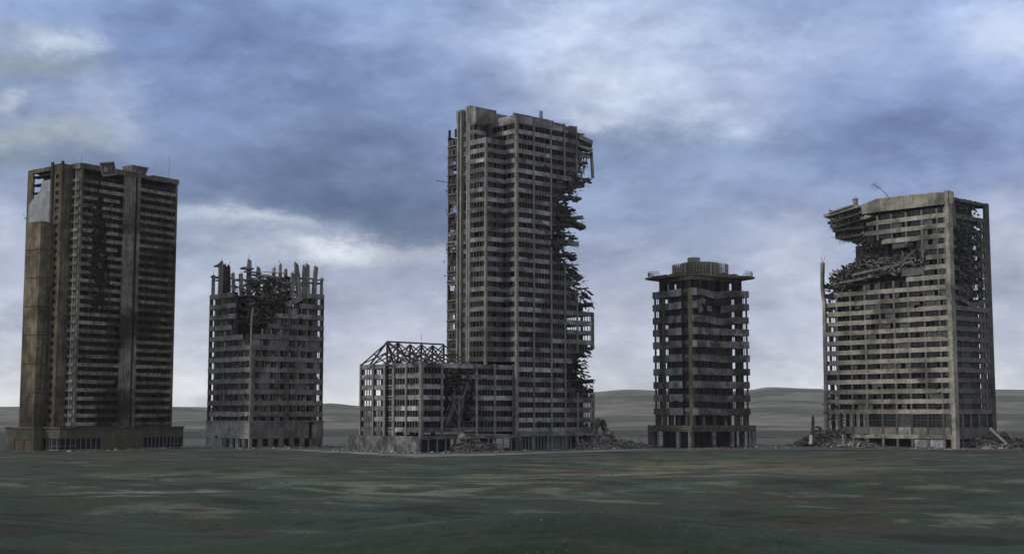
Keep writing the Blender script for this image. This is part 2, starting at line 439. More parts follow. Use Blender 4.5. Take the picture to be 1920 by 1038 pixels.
def bays(B, F, piers, z0, z1, nm, mw, d, alive=None, glass_p=0.0, gmat='glass', fmat='b3_mull', frame=False, miss=.06, lo_side=.5):
    """one window per bay between consecutive pier positions"""
    for s0, s1 in zip(piers, piers[1:]):
        if s1 - s0 < 1.0: continue
        sm = (s0 + s1) / 2
        if alive and not alive(*F.pt(sm, 0, (z0 + z1) / 2)): continue
        mb = MB()
        for k in range(nm):
            s = s0 + (s1 - s0) * (k + 1) / (nm + 1)
            if rnd(0, 1) < miss: continue
            if alive and not alive(*F.pt(s, 0, (z0 + z1) / 2)): continue
            fbox(mb, F, s - mw / 2, s + mw / 2, z0, z1, d - mw * .6, d + mw * .4)
        fbox(mb, F, s0 + .02, s1 - .02, z0 - .02, z0 + .09, d - mw * .5, d + mw * .3); fbox(mb, F, s0 + .02, s1 - .02, z1 - .09, z1 + .02, d - mw * .5, d + mw * .3)
        r = B.part('window', mb, fmat)
        if r and rnd(0, 1) < glass_p:
            g = MB(); n2 = nm + 1
            for k in range(n2):
                if rnd(0, 1) < .55:
                    a = s0 + (s1 - s0) * k / n2 + mw / 2; b = s0 + (s1 - s0) * (k + 1) / n2 - mw / 2
                    t = z1 - (rnd(0, .7) * (z1 - z0) if rnd(0, 1) < .35 else 0)
                    fbox(g, F, a, b, z0, t, d - mw * .2 - .03, d - mw * .2 + .03)
            B.part('pane', g, gmat, sub=r)

def slab(mb, x0, x1, y0, y1, z, th, alive=None, row=3.0, step=2.0, endj=.9):
    if alive is None: mb.box(x0, x1, y0, y1, z - th, z); return
    n = max(1, int((y1 - y0) / row))
    for i in range(n):
        a, b = y0 + (y1 - y0) * i / n, y0 + (y1 - y0) * (i + 1) / n
        m = max(1, int((x1 - x0) / step)); cur = None
        for j in range(m + 1):
            xs = x0 + (x1 - x0) * (j + .5) / m
            ok = j < m and alive(xs, (a + b) / 2, z)
            if ok and cur is None: cur = x0 + (x1 - x0) * j / m
            if not ok and cur is not None:
                e = x0 + (x1 - x0) * j / m
                aa = cur + (rnd(-endj, endj) if cur > x0 + .1 else 0); ee = e + (rnd(-endj, endj) if j < m else 0)
                e2 = ee + (rnd(-endj, endj) if j < m else 0); a2 = aa + (rnd(-endj, endj) if cur > x0 + .1 else 0)
                mb.hexa([(aa, a, z - th), (ee, a, z - th), (e2, b, z - th), (a2, b, z - th), (aa, a, z), (ee, a, z), (e2, b, z), (a2, b, z)])
                cur = None
def nz(x, y, z, s=.15, seed=0): return mnoise.noise((x * s + seed, y * s - seed, z * s + seed * .5))

def heap(name, label, cat, B, x0, x1, y0, y1, h, n, seed, kind='stuff', hf=None, big=3.0, mat='rubble'):
    """a rubble mound of broken slabs, beams and bars in building coordinates"""
    random.seed(seed); mb = MB(); mats = [mat, 'debris', 'rubble_pale', 'rust']; mi = []
    def hh(x, y):
        u = (x - x0) / (x1 - x0) * 2 - 1; v = (y - y0) / (y1 - y0) * 2 - 1
        f = max(0, 1 - u * u) * max(0, 1 - v * v)
        return h * (f ** .7) * (0.7 + .6 * nz(x, y, 0, .25, seed)) * (hf(x, y) if hf else 1)
    # core of small broken ground cover
    N = 26
    base = len(mb.v)
    for i in range(N + 1):
        for j in range(N + 1):
            x = x0 + (x1 - x0) * i / N; y = y0 + (y1 - y0) * j / N
            mb.v.append(B.W(x, y, max(-.3, hh(x, y) * .8 - .25 + rnd(-.25, .25))))
    for i in range(N):
        for j in range(N):
            q = base + i * (N + 1) + j; mb.f.append((q, q + 1, q + N + 2, q + N + 1)); mi.append(1)
    for k in range(n):
        x, y = rnd(x0, x1), rnd(y0, y1); z = hh(x, y)
        if z < .05 and rnd(0, 1) < .8: continue
        c = B.W(x, y, max(.1, z * rnd(.75, 1.0)))
        t = rnd(0, 1); nf0 = len(mb.f); sc = rnd(.35, 1) ** 1.6 * big
        if t < .45: mb.chunk(c, (sc, sc * rnd(.4, .9), sc * rnd(.1, .3)), (rnd(-.6, .6), rnd(-.6, .6), rnd(0, 6.3))); m = 0
        elif t < .62: mb.chunk(c, (sc * .6, sc * .5, sc * .4)); m = 1
        elif t < .86:
            L = sc * rnd(.8, 2.0); d = Vector((rnd(-1, 1), rnd(-1, 1), rnd(-.3, .6))).normalized() * L
            mb.beam(Vector(c) - d / 2, Vector(c) + d / 2, sc * .12, sc * .16, .03); m = 0
        elif t < .93: mb.chunk(c, (sc * 1.1, sc * .35, sc * .12), (rnd(-.5, .5), rnd(-.5, .5), rnd(0, 6.3))); m = 2
        else: mb.rebar(c, (rnd(-1, 1), rnd(-1, 1), rnd(.3, 1.5)), rnd(1, 3.5), .06); m = 3
        mi.extend([m] * (len(mb.f) - nf0))
    o = link_mesh(name, mb, mats, None, mi)
    return tag(o, label, cat, None, kind)

# ================================================================= terrain
def smooth(a, b, x):
    t = min(1, max(0, (x - a) / (b - a))); return t * t * (3 - 2 * t)
HILLPX = [(-2500, 35), (-1200, 25), (-400, 18), (0, 12), (180, 13), (360, 12), (470, 10), (560, 14), (620, 19), (680, 14), (760, 8), (900, 16), (1010, 28), (1100, 37), (1180, 42), (1260, 40), (1330, 34), (1400, 42), (1440, 47), (1530, 44), (1600, 36), (1700, 34), (1800, 42), (1920, 40), (2300, 25), (3500, 40), (6000, 30)]
def hillpx(az):
    px = 960 + math.tan(max(-1.2, min(1.2, az))) * FPX
    for (a, b), (c, d) in zip(HILLPX, HILLPX[1:]):
        if px <= c:
            t = (px - a) / (c - a); t = max(0, min(1, t)); t = t * t * (3 - 2 * t); return b + (d - b) * t
    return 30
MOUNDS = [(56, 84, 24, 20, 5.2, .3), (5, 100, 22, 20, 4.7, -.1), (-52, 108, 26, 18, 3.3, .1), (-30, 172, 26, 14, 1.6, .2), (-95, 150, 30, 16, 3.0, 0), (-30, 150, 60, 16, 1.6, .0),
          (-52, 205, 40, 14, 1.5, .1), (60, 230, 60, 18, 1.0, .1), (-110, 190, 50, 22, 1.4, 0), (110, 150, 40, 20, 2.2, 0), (0, 10, 60, 36, 3.5, 0)]
def ground_z(x, y):
    r = math.hypot(x, y); z = 0.0
    for (cx, cy, sx_, sy_, h, rot) in MOUNDS:
        dx, dy = x - cx, y - cy; c, s = math.cos(rot), math.sin(rot)
        u, v = (dx * c + dy * s) / sx_, (-dx * s + dy * c) / sy_
        z += h * math.exp(-(u * u + v * v) * .8)
    near = 1 - smooth(300, 385, y) if r < 1100 else 0
    z += near * (1.1 * mnoise.noise((x * .018, y * .03, 3.3)) + .35 * mnoise.noise((x * .08, y * .11, 9.1)) + .10 * mnoise.noise((x * .4, y * .5, 1.1)))
    if r > 1000:
        az = math.atan2(x, y)
        ridge = CAMZ + hillpx(az) / FPX * 2500
        f = smooth(1050, 2500, r) if r < 2500 else 1 - .9 * smooth(2500, 4500, r)
        z += ridge * f + smooth(1100, 1600, r) * (1 - smooth(2200, 2500, r)) * 5 * mnoise.noise((x * .0024, y * .0024, 0))
    return z - .02
def axis(lo, hi, near, grow, lim):
    a = [0.0]; d = near
    while a[-1] < hi: a.append(a[-1] + d); d = min(lim, d * grow)
    b = [0.0]; d = near
    while b[-1] > lo: b.append(b[-1] - d); d = min(lim, d * grow)
    return sorted(set(b + a))
xs = axis(-5200, 5200, 1.3, 1.028, 60); ys = axis(-260, 5200, 1.3, 1.02, 60)
vv = [(x, y, ground_z(x, y)) for y in ys for x in xs]; nx = len(xs)
gfaces, hfaces = [], []
for j in range(len(ys) - 1):
    for i in range(nx - 1):
        q = j * nx + i; f = (q, q + 1, q + nx + 1, q + nx)
        (hfaces if math.hypot((xs[i] + xs[i + 1]) / 2, (ys[j] + ys[j + 1]) / 2) > 1000 else gfaces).append(f)
def sub(faces):
    mb = MB(); mp = {}
    for f in faces:
        g = []
        for k in f:
            if k not in mp: mp[k] = len(mb.v); mb.v.append(vv[k])
            g.append(mp[k])
        mb.f.append(tuple(g))
    return mb
GPATCH = [(48, 300, 26, 40, (.16, .15, .11), .9), (26, 258, 22, 16, (.17, .155, .11), .85), (70, 330, 30, 40, (.085, .078, .058), .8), (-12, 205, 26, 20, (.13, .15, .12), .9), (-24, 225, 16, 12, (.15, .17, .14), .8),
          (-42, 186, 13, 8, (.15, .21, .19), 1.0), (-60, 260, 30, 22, (.10, .115, .085), .8), (52, 84, 28, 24, (.036, .072, .064), 1.0), (2, 85, 22, 25, (.017, .030, .019), 1.0), (-45, 115, 28, 25, (.036, .052, .040), .9),
          (-60, 330, 40, 36, (.055, .048, .038), .8), (-90, 300, 30, 16, (.05, .04, .03), .8), (90, 260, 34, 18, (.018, .02, .019), .9), (-90, 400, 80, 30, (.055, .078, .066), .7), (20, 400, 90, 22, (.05, .075, .068), .7), (10, 165, 16, 12, (.026, .032, .024), .8), (100, 190, 35, 18, (.03, .052, .045), .8), (32, 282, 16, 8, (.026, .02, .015), .9)]
def ground_mat(name, hill=False):
    m, t, b = principled(name)
    tc = t.new('ShaderNodeTexCoord'); v = tc.outputs['Object']
    a, _ = t.noise(t.mapping(v, (1, 1, 1)), .012, 8, .62)
    c, _ = t.noise(t.mapping(v, (.8, 1, 1), (40, 17, 5)), .05, 8, .62)
    d, _ = t.noise(t.mapping(v, (.75, 1, 1), (140, 77, 5)), .11, 8, .6)
    e, _ = t.noise(v, 1.3, 12, .82)
    g, _ = t.noise(t.mapping(v, (1, 1, 1), (9, 9, 9)), .3, 10, .75)
    if not hill:
        col = t.mix(t.maprange(a, .44, .58), (.034, .046, .033, 1), (.038, .060, .052, 1))         # grass, bluish grass
        col = t.mix(t.maprange(c, .48, .58, 0, .9), col, (.046, .042, .033, 1))                     # brown dry ground
        col = t.mix(t.maprange(d, .53, .64, 0, .9), col, (.115, .12, .09, 1))                   # pale dry tufts
        col = t.mix(t.maprange(g, .58, .70, 0, .6), col, (.022, .02, .015, 1))                   # dark earth
        col = t.mix(t.maprange(d, .36, .47, .8, 0), col, (.016, .022, .016, 1))
        # patches of differing growth, each at its place on the plain
        sp = t.new('ShaderNodeSeparateXYZ'); t.l.new(v, sp.inputs[0])
        _, wcol = t.noise(v, .03, 6, .7); wv = t.new('ShaderNodeSeparateXYZ'); t.l.new(wcol, wv.inputs[0])
        gx = t.math('ADD', sp.outputs[0], t.math('MULTIPLY', t.math('SUBTRACT', wv.outputs[0], .5), 26)); gy = t.math('ADD', sp.outputs[1], t.math('MULTIPLY', t.math('SUBTRACT', wv.outputs[1], .5), 40))
        for (cx_, cy_, rx_, ry_, cc_, st_) in GPATCH:
            A = t.math('DIVIDE', t.math('SUBTRACT', gx, cx_), rx_); Bq = t.math('DIVIDE', t.math('SUBTRACT', gy, cy_), ry_)
            G = t.math('EXPONENT', t.math('MULTIPLY', t.math('ADD', t.math('MULTIPLY', A, A), t.math('MULTIPLY', Bq, Bq)), -.8))
            G = t.math('MULTIPLY', G, t.maprange(d, .45, .56, .12, 1.0))
            col = t.mix(t.math('MULTIPLY', G, st_), col, (*cc_, 1))
        col = t.mix(1.0, col, t.maprange(e, .3, .7, .5, 1.5, False), 'MULTIPLY')
    else:
        col = t.mix(t.maprange(a, .42, .6), (.13, .132, .118, 1), (.175, .172, .155, 1))
        c2, _ = t.noise(v, .006, 8, .62, .6)
        col = t.mix(t.maprange(c2, .44, .56), col, (.075, .082, .07, 1)); c3_, _ = t.noise(v, .03, 10, .7); col = t.mix(1.0, col, t.maprange(c3_, .3, .7, .6, 1.4, False), 'MULTIPLY')
        sp = t.new('ShaderNodeSeparateXYZ'); t.l.new(v, sp.inputs[0])
    t.l.new(col, b.inputs['Base Color']); b.inputs['Roughness'].default_value = .95; b.inputs['Specular IOR Level'].default_value = .15
    bp = t.new('ShaderNodeBump'); bp.inputs['Strength'].default_value = .8; bp.inputs['Distance'].default_value = .25
    t.l.new(t.math('ADD', e, g), bp.inputs['Height']); t.l.new(bp.outputs[0], b.inputs['Normal'])
    MATS[name] = m
ground_mat('ground_mat'); ground_mat('hill_mat', True)
go = link_mesh('ground', sub(gfaces), 'ground_mat'); tag(go, kind='structure', label='dark green and brown rough grassland in front of the ruined towers')
ho = link_mesh('hills', sub(hfaces), 'hill_mat'); tag(ho, kind='structure', label='low bare grey green hills on the horizon')
for o in (go, ho):
    o.data.polygons.foreach_set('use_smooth', [True] * len(o.data.polygons))

# rough grass on the near ground
random.seed(12); gm = MB()
m, t, b = principled('grass_mat'); v = t.new('ShaderNodeTexCoord').outputs['Object']; f1, _ = t.noise(v, .06, 8, .7); f2, _ = t.noise(v, .5, 4, .6)
cg = t.mix(t.maprange(f1, .42, .58), (.06, .085, .062, 1), (.08, .115, .092, 1)); cg = t.mix(t.maprange(f2, .52, .66, 0, .8), cg, (.15, .145, .10, 1))
t.l.new(cg, b.inputs['Base Color']); b.inputs['Roughness'].default_value = .9; b.inputs['Specular IOR Level'].default_value = .1; MATS['grass_mat'] = m
cnt = 0
while cnt < 9000:
    y = 62 + 360 * random.random() ** 2.0; x = rnd(-.41, .41) * y
    if mnoise.noise((x * .05, y * .05, 4)) + .6 * mnoise.noise((x * .3, y * .3, 8)) < rnd(-.5, .35): continue
    z = ground_z(x, y); sc = y / 150
    for q in range(3):
        a_ = rnd(0, 6.3); r_ = rnd(.05, .3) * sc; h_ = rnd(.04, .11) * (.7 + .3 * sc); w_ = rnd(.04, .1) * sc
        px_, py_ = x + math.cos(a_) * r_, y + math.sin(a_) * r_; b_ = rnd(0, 3.1); k = len(gm.v)
        gm.v += [(px_ - w_ * math.cos(b_), py_ - w_ * math.sin(b_), z - .05), (px_ + w_ * math.cos(b_), py_ + w_ * math.sin(b_), z - .05), (px_ + rnd(-.12, .12), py_ + rnd(-.12, .12), z + h_)]
        gm.f.append((k, k + 1, k + 2))
    cnt += 1
go2 = link_mesh('grass', gm, 'grass_mat'); tag(go2, 'short rough grass tufts scattered over the near ground', 'grass', kind='stuff')

# gravel apron and road round the middle towers
def gpt(px, py):
    dx, dy = (px - 960) / FPX, (519 - py) / FPX
    wx, wy, wz = dx, CP - dy * SP, SP + dy * CP
    t = -CAMZ / wz; return wx * t, wy * t
m, t, b = principled('gravel')
v = t.new('ShaderNodeTexCoord').outputs['Object']
f1, _ = t.noise(v, .15, 8, .7); f2, _ = t.noise(v, 1.5, 8, .7)
colr = t.mix(t.maprange(f1, .4, .62), (.035, .035, .033, 1), (.065, .065, .062, 1))
colr = t.mix(1.0, colr, t.maprange(f2, .3, .7, .7, 1.3, False), 'MULTIPLY')
t.l.new(colr, b.inputs['Base Color']); b.inputs['Roughness'].default_value = .9; MATS['gravel'] = m
m, t, b = principled('road')
v = t.new('ShaderNodeTexCoord').outputs['Object']
f1, _ = t.noise(v, .1, 8, .7)
t.l.new(t.mix(t.maprange(f1, .4, .62), (.08, .085, .085, 1), (.20, .21, .215, 1)), b.inputs['Base Color']); b.inputs['Roughness'].default_value = .8; MATS['road'] = m
def sheet(name, up, lo, z, mat, label):
    """strip of ground surface between two outlines"""
    mb = MB(); n = 60
    def at(L, t):
        k = t * (len(L) - 1); i = min(int(k), len(L) - 2); a, b_ = gpt(*L[i]), gpt(*L[i + 1]); u = k - i
        return a[0] + (b_[0] - a[0]) * u, a[1] + (b_[1] - a[1]) * u
    for i in range(n + 1):
        a, c = at(up, i / n), at(lo, i / n)
        for j in range(5):
            u = j / 4; x = a[0] + (c[0] - a[0]) * u + (mnoise.noise((i * .3, j, 2)) * 1.2); y = a[1] + (c[1] - a[1]) * u + (mnoise.noise((i * .25, j, 7)) * 1.5 if j in (0, 4) else 0)
            mb.v.append((x, y, max(z, ground_z(x, y) + z)))
    for i in range(n):
        for j in range(4):
            q = i * 5 + j; mb.f.append((q, q + 5, q + 6, q + 1))
    o = link_mesh(name, mb, mat); tag(o, label, kind='structure')
sheet('gravel', [(20, 834), (360, 822), (600, 818), (960, 818), (1300, 820), (1600, 822), (1915, 822)], [(20, 846), (360, 843.5), (600, 846), (800, 853), (1100, 847), (1480, 842.5), (1915, 843.5)], .03, 'gravel', 'dark gravel apron strewn round the feet of the towers')
sheet('road', [(470, 838.5), (620, 845), (780, 851.5), (900, 850.5), (1060, 846), (1230, 841)], [(470, 839.3), (620, 848), (780, 857), (900, 854.5), (1060, 848.5), (1230, 841.8)], .075, 'road', 'pale worn road curving past the tallest tower')

# ================================================================= building 3: the tallest tower with its low wing
random.seed(3)
B = Bld('ruined_skyscraper', 'tallest grey tower with torn right edge and a low wing at its foot', 'ruined building', 968, 452, 43)
F1 = RF(0); FL = LF(0)
p1 = [B.sx(F1, p) for p in (968, 1000, 1033, 1059, 1082, 1113)]
ZT = B.zc(0, 0, 216.5); ZB = 6.0
NF = 31; PIT = (B.zc(0, 0, 245) - B.zc(0, 0, 806)) / 30
Z0 = B.zc(0, 0, 806)
bands = [Z0 + PIT * k for k in range(NF + 1)]       # centre of each floor band
BH = 1.5
XE = p1[-1]; D3 = 27.0
front = B.curve(F1, [(1113, 840), (1113, 740), (1075, 735), (1060, 690), (1085, 655), (1113, 647), (1113, 590), (1083, 580), (1080, 548), (1055, 505), (1032, 480), (1028, 465), (1030, 440), (1045, 385), (1052, 345), (1078, 333), (1084, 300), (1085, 240)])
deep = B.curve(F1, [(1113, 840), (1113, 738), (1108, 712), (1098, 695), (1103, 660), (1113, 650), (1113, 590), (1112, 575), (1092, 560), (1086, 540), (1092, 522), (1078, 500), (1060, 487), (1080, 478), (1055, 462), (1082, 452), (1078, 438), (1058, 428), (1096, 416), (1088, 400), (1066, 380), (1068, 366), (1088, 352), (1090, 335), (1100, 315), (1109, 290), (1109, 262), (1085, 245)])
aF = lambda x, y, z: x < front(z) + 1.2 * nz(x, z, 0, .4, 5) + .5 or x < 1
def aD(x, y, z): return x < deep(z) + 2.5 * nz(x * .3, y, z * 1.3, .35, 2)
def aA(x, y, z):      # torn far left wing
    if not (52 < z < 96): return True
    return nz(x, y, z, .33, 11) > -.2 + (.12 if 62 < z < 88 else 0)
def zone(B, F, piers, alive, zs, bh, mat, nm, mw, d0=-.35, d1=.15, skip_ends=True, dm=-.15, sag=None, name='spandrel', glass=.15, last=True, chip=.03, fmat='b3_mull', pit=None, step=1.6, jit=.05):
    pit = pit or (zs[1] - zs[0] if len(zs) > 1 else PIT)
    for i, z in enumerate(zs):
        mb = MB(); strip(mb, F, piers[0], piers[-1], z - bh / 2, z + bh / 2, d0, d1, step=step, jit=jit, alive=alive, chip=chip, sag=sag)
        B.part(name, mb, mat)
        if (i < len(zs) - 1) or last:
            if nm: bays(B, F, piers, z + bh / 2, z + pit - bh / 2, nm, mw, dm, alive, glass, fmat=fmat)
# right face
for z in bands[:-1]:
    burnt = 50 < z < 104
    zone(B, F1, p1[:3], aF, [z], BH, 'b3_conc', 5, .2)
    zone(B, F1, p1[2:], aF, [z], BH, 'b3_burnt' if burnt and rnd(0, 1) < .9 else 'b3_conc', 5, .2, fmat='b3_burnt' if burnt else 'b3_mull', chip=.12 if burnt else .04, jit=.12 if burnt else .05)
mb = MB(); strip(mb, F1, 0, p1[4], ZT - 2.5, ZT + .3, -.4, .2, alive=aF, chip=.05); B.part('parapet', mb, 'b3_conc')
mb = MB(); strip(mb, F1, 0, B.sx(F1, 1045), ZT + .2, ZT + 1.2, -1.6, -1.2); B.part('parapet', mb, 'b3_pier')
for i, s in enumerate(p1[:-1]):
    zs_ = [z for z in [ZB + k * 1.5 for k in range(int((ZT - ZB) / 1.5) + 1)]]
    run = None
    wd = .55 if i else .9
    for z in zs_ + [None]:
        ok = z is not None and (s < front(z) + .8)
        if ok and run is None: run = z
        if not ok and run is not None:
            e = (z if z is not None else ZT + .5); mb = MB(); fbox(mb, F1, s - wd / 2, s + wd / 2, run if run > ZB + 2 else 0, e, .1 if i else -.3, .55); B.part('pilaster', mb, 'b3_pier', label=None); run = None
for a, b_ in ((586, 655), (738, 840)):
    z1_, z0_ = B.sz(F1, 1113, a)[1], B.sz(F1, 1113, b_)[1]
    mb = MB(); fbox(mb, F1, XE - .5, XE + .2, max(0, z0_), z1_, -.6, .4); B.part('pilaster', mb, 'b3_pier')
# near left-facing strip beside the corner
pl = [0.5, B.sx(FL, 945) * 1.0 + .3]
wl = 11.0
ZW = B.zc(-39, 2.3, 679) + .3        # roof of the low wing
Z2 = B.zc(-8.65, 5.8, 258.5)
zone(B, FL, [0.4, 6.0], None, [z for z in bands[:-1] if z > ZW + 1 and z < Z2], BH, 'b3_conc', 4, .2, glass=.2)
zone(B, FL, [0.4, 5.5, 11.0], None, [z for z in bands[:-1] if z >= Z2 - 1], BH, 'b3_conc', 3, .2, glass=.2)
mb = MB(); strip(mb, FL, 0, 11, ZT - 2.5, ZT + .3, -.4, .2); B.part('parapet', mb, 'b3_conc')
# projecting bay (second corner) and its faces
FR2 = RF(5.8, -8.65); z2 = [z for z in bands[:-1] if ZW + 1 < z < Z2 - 2]
zone(B, FR2, [.4, 4.3, 8.6], None, z2, BH, 'b3_conc', 4, .2, glass=.1)
F4 = LF(-8.65)
ys4 = [B.sx(F4, p) for p in (910, 881, 874, 862.5, 855.5, 833)]
zone(B, F4, [ys4[0] + .4, ys4[1]], None, z2, BH, 'b3_conc', 4, .2, glass=.2)
for FF, a, b_ in ((F4, ys4[0], ys4[1]), (FR2, 0, 8.65)):
    mb = MB(); strip(mb, FF, a, b_, Z2 - 1.6, Z2 + .2, -.4, .2); B.part('parapet', mb, 'b3_conc')
mb = MB(); mb.box(-8.9, -8.1, 5.55, 6.35, ZW - 2, Z2 + .3); B.part('pilaster', mb, 'b3_pier')
mb = MB(); mb.box(-8.5, 0, 6.2, 11, Z2 - .9, Z2 - .5); B.part('roof', mb, 'soot')
# upper recessed faces
FR3 = RF(11, -8.65); ZP = B.zc(-8.65, ys4[1], 198)
zz = [z for z in bands[:-1] if z > Z2 - 2]
zone(B, FR3, [.3, 4.3, 8.6], None, zz, BH, 'b3_conc', 4, .28)
mb = MB(); strip(mb, RF(11, -8.65), 0, 9.5, ZT - 2.5, B.zc(-8.65, 11, 200), -.5, .1, jit=.04); B.part('penthouse_wall', mb, 'b3_pier')
mb = MB(); strip(mb, RF(11, .85), 0, 7, ZT - .2, ZT + 2.6, -.5, .1, jit=.04); B.part('penthouse_wall', mb, 'b3_pier')
zone(B, F4, [11.4, ys4[1]], None, zz, BH, 'b3_conc', 2, .3)
mb = MB(); strip(mb, F4, 11, ys4[1], ZT - 2.5, B.zc(-8.65, 11, 200), -.5, .1); B.part('penthouse_wall', mb, 'b3_pier')
mb = MB(); strip(mb, LF(-7.2), ys4[2], ys4[5] - 4, ZT - .5, ZT + 4.2, -.5, .1); B.part('penthouse_wall', mb, 'b3_pale' if 'b3_pale' in MATS else 'b1_pale')
# recess between the tall pilasters
def aR(x, y, z): return not (66 < z < 92 and nz(x, y, z, .25, 4) > .05)
zone(B, LF(-8.0), [ys4[2], ys4[3]], aR, [z for z in bands[:-1] if z > ZW], BH, 'b3_conc', 3, .3, glass=.25)
zone(B, LF(-7.6), [ys4[3] + .5, ys4[4]], aR, [z for z in bands if z > ZW], BH, 'b3_pier', 1, .3)
zone(B, LF(-7.4), [ys4[4], (ys4[4] + ys4[5]) / 2, ys4[5]], aA, [z for z in bands[:-2] if z > ZW], BH, 'b3_conc', 3, .34, glass=.1, chip=.15)
for (a, b_, zt, pr) in ((ys4[1], ys4[1] + .9, ZP, .8), (ys4[2] - .7, ys4[2], ZP, .8), (ys4[3] - .5, ys4[3] + .3, ZP - .8, .8), (ys4[4] - .8, ys4[4] - .1, ZP - 1.2, .8)):
    mb = MB(); fbox(mb, LF(-8.0), a, b_, ZW - 1, zt, -.8, pr + .2); B.part('pilaster', mb, 'b3_pier')
mb = MB(); fbox(mb, LF(-7.9), ys4[1] + .5, ys4[2] - .3, ZW - 1, ZP - .4, -.8, .3); B.part('pilaster', mb, 'b3_pier')
mb = MB(); fbox(mb, LF(-7.4), ys4[5] - .4, ys4[5], ZW, bands[-3], -.5, .3); B.part('pilaster', mb, 'b3_pier')
# back faces and inside
bk = [z for z in bands[:-1]]
for z in bk[::1]:
    mb = MB(); strip(mb, BF(D3), 0, XE, z - .7, z + .7, -.3, .1, step=3, alive=aD); strip(mb, EF(XE), 0, D3, z - .7, z + .7, -.3, .1, step=3, alive=lambda x, y, zq: deep(zq) > XE - 1.5); 
    if z > ZW: strip(mb, BF(D3), -7.5, 0, z - .7, z + .7, -.3, .1, step=3, alive=aA)
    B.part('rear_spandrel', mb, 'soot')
for k in range(9):
    s = -7 + k * (XE + 7) / 8
    posts(B, 'column', BF(D3), s - .4, s + .4, -.5, -.05, [ZB + q * 3 for q in range(int((ZT - ZB) / 3))], 3, lambda x, y, zq: x <= deep(zq) + 1.0, 'soot')
for z in bands:
    mb = MB()
    slab(mb, .3, XE, .3, D3 - .3, z + .35, .35, aD)
    if z > Z2: mb.box(-7.2, .3, 11.2, D3 - .4 if z < bands[-3] else ys4[4], z, z + .35)
    elif z > ZW: slab(mb, -8.2, .3, 6.2, D3 - .4, z + .35, .35, lambda x, y, zq: aA(x, y, zq) or y < 20)
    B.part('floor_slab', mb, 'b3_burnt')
for z in bands[:-1]:
    mb = MB(); open_ = 37 < z < 46 or 59.5 < z < 60; a_in = lambda x, y, zq: x < min(deep(zq), front(zq) + 15) - 1.2 + 2.5 * nz(x, y, zq, .3, 9)
    strip(mb, RF(3.5), 1.5, XE - (9.5 if open_ else 1.6), z + .35, z + PIT, -.3, 0, step=3, alive=a_in)
    if z > ZW: strip(mb, LF(-6.7), 19, D3 - (.5 if rnd(0, 1) < .55 else rnd(2.5, 5)), z + .35, z + PIT - .1, -.3, 0, step=3, alive=lambda x, y, zq: aA(x, y, zq) or rnd(0, 1) < .5)
    strip(mb, RF(9), 1.5, XE - 8, z + .35, z + PIT, -.3, 0, step=3, alive=a_in)
    strip(mb, RF(20), -6, XE - 6, z + .35, z + PIT, -.3, 0, step=3, alive=a_in)
    if z > ZW: strip(mb, LF(5), 12, 22, z + .35, z + PIT, -.3, 0, step=3); strip(mb, LF(-4), 8, 19.5, z + .35, z + PIT, -.3, 0, step=3); strip(mb, LF(4.), 1, 7, z + .35, z + PIT, -.3, 0, step=3)
    if z > Z2: strip(mb, LF(4), 1, 12, z + .35, z + PIT, -.3, 0, step=3)
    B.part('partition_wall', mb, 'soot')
for s in (XE * .33, XE * .55, XE * .75, XE - .6):
    for yy in (5, 13.5, 22):
        posts(B, 'column', RF(yy), s - .35, s + .35, -.35, .35, [ZB + q * 2.5 for q in range(int((ZT - ZB) / 2.5))], 2.5, lambda x, y, zq: x <= deep(zq) - .5, 'soot')
# torn edge: broken slabs, dangling beams and bars
def torn(B, n, seed, F, edge, z0, z1, out, ymax, mat='debris', big=4.0, sgn=1):
    random.seed(seed); fine = MB(); nb = 0
    for k in range(int(n * 1.7)):
        z = rnd(z0, z1); y = rnd(.0, 1) ** 1.5 * ymax; e = edge(z); x = e + sgn * rnd(-6, out)
        t = rnd(0, 1)
        if t < .36:
            L = .7 + (big - .7) * rnd(0, 1) ** 1.8; c = F.pt(x, -y, z)
            if L > big * .72 and nb < 45:
                q = MB(); q.chunk(c, (L, L * .4, .35), (rnd(-.3, .3), sgn * rnd(-.1, .5), rnd(-.5, .5))); B.part('broken_slab', q, mat); nb += 1
            else: fine.chunk(c, (L, L * .45, .3), (rnd(-.4, .4), sgn * rnd(-.1, .6), rnd(-.7, .7)))
        elif t < .62:
            L = .8 + (big * .8 - .8) * rnd(0, 1) ** 1.5; d = Vector(F.pt(rnd(.2, 1) * sgn, rnd(-.4, .4), rnd(-1.2, .35))) - Vector(F.pt(0, 0, 0)); d = d.normalized() * L
            fine.beam(F.pt(x - sgn * 1.5, -y, z), Vector(F.pt(x - sgn * 1.5, -y, z)) + d, rnd(.12, .34), rnd(.12, .38), .06)
        elif t < .8: fine.chunk(F.pt(x, -y, z), (rnd(.4, 1.5), rnd(.3, 1.1), rnd(.2, .8)))
        else:
            d = Vector(F.pt(rnd(.3, 1) * sgn, rnd(-.5, .5), rnd(-1, .6))) - Vector(F.pt(0, 0, 0)); fine.rebar(F.pt(x, -y, z), d, rnd(1.5, 4), .08)
    B.part('rubble', fine, mat, kind='stuff')
zz_ = lambda py: B.sz(F1, 1080, py)[1]
torn(B, 330, 31, F1, deep, zz_(577), zz_(335), 1.5, 22)
torn(B, 180, 32, F1, lambda z: deep(z) - 2, zz_(560), zz_(400), 3.0, 18, big=5, mat='b3_burnt')
torn(B, 240, 33, F1, deep, zz_(745), zz_(650), 1.5, 22, big=3.2)
torn(B, 90, 35, F1, deep, zz_(345), zz_(300), 1.0, 8, big=3)
torn(B, 460, 34, F1, lambda z: front(z) + 2.5, zz_(572), zz_(330), 6.5, 7, big=4.5, mat='debris')
torn(B, 160, 36, F1, lambda z: front(z) + 3, zz_(726), zz_(650), 5, 5, big=3.5, mat='soot')
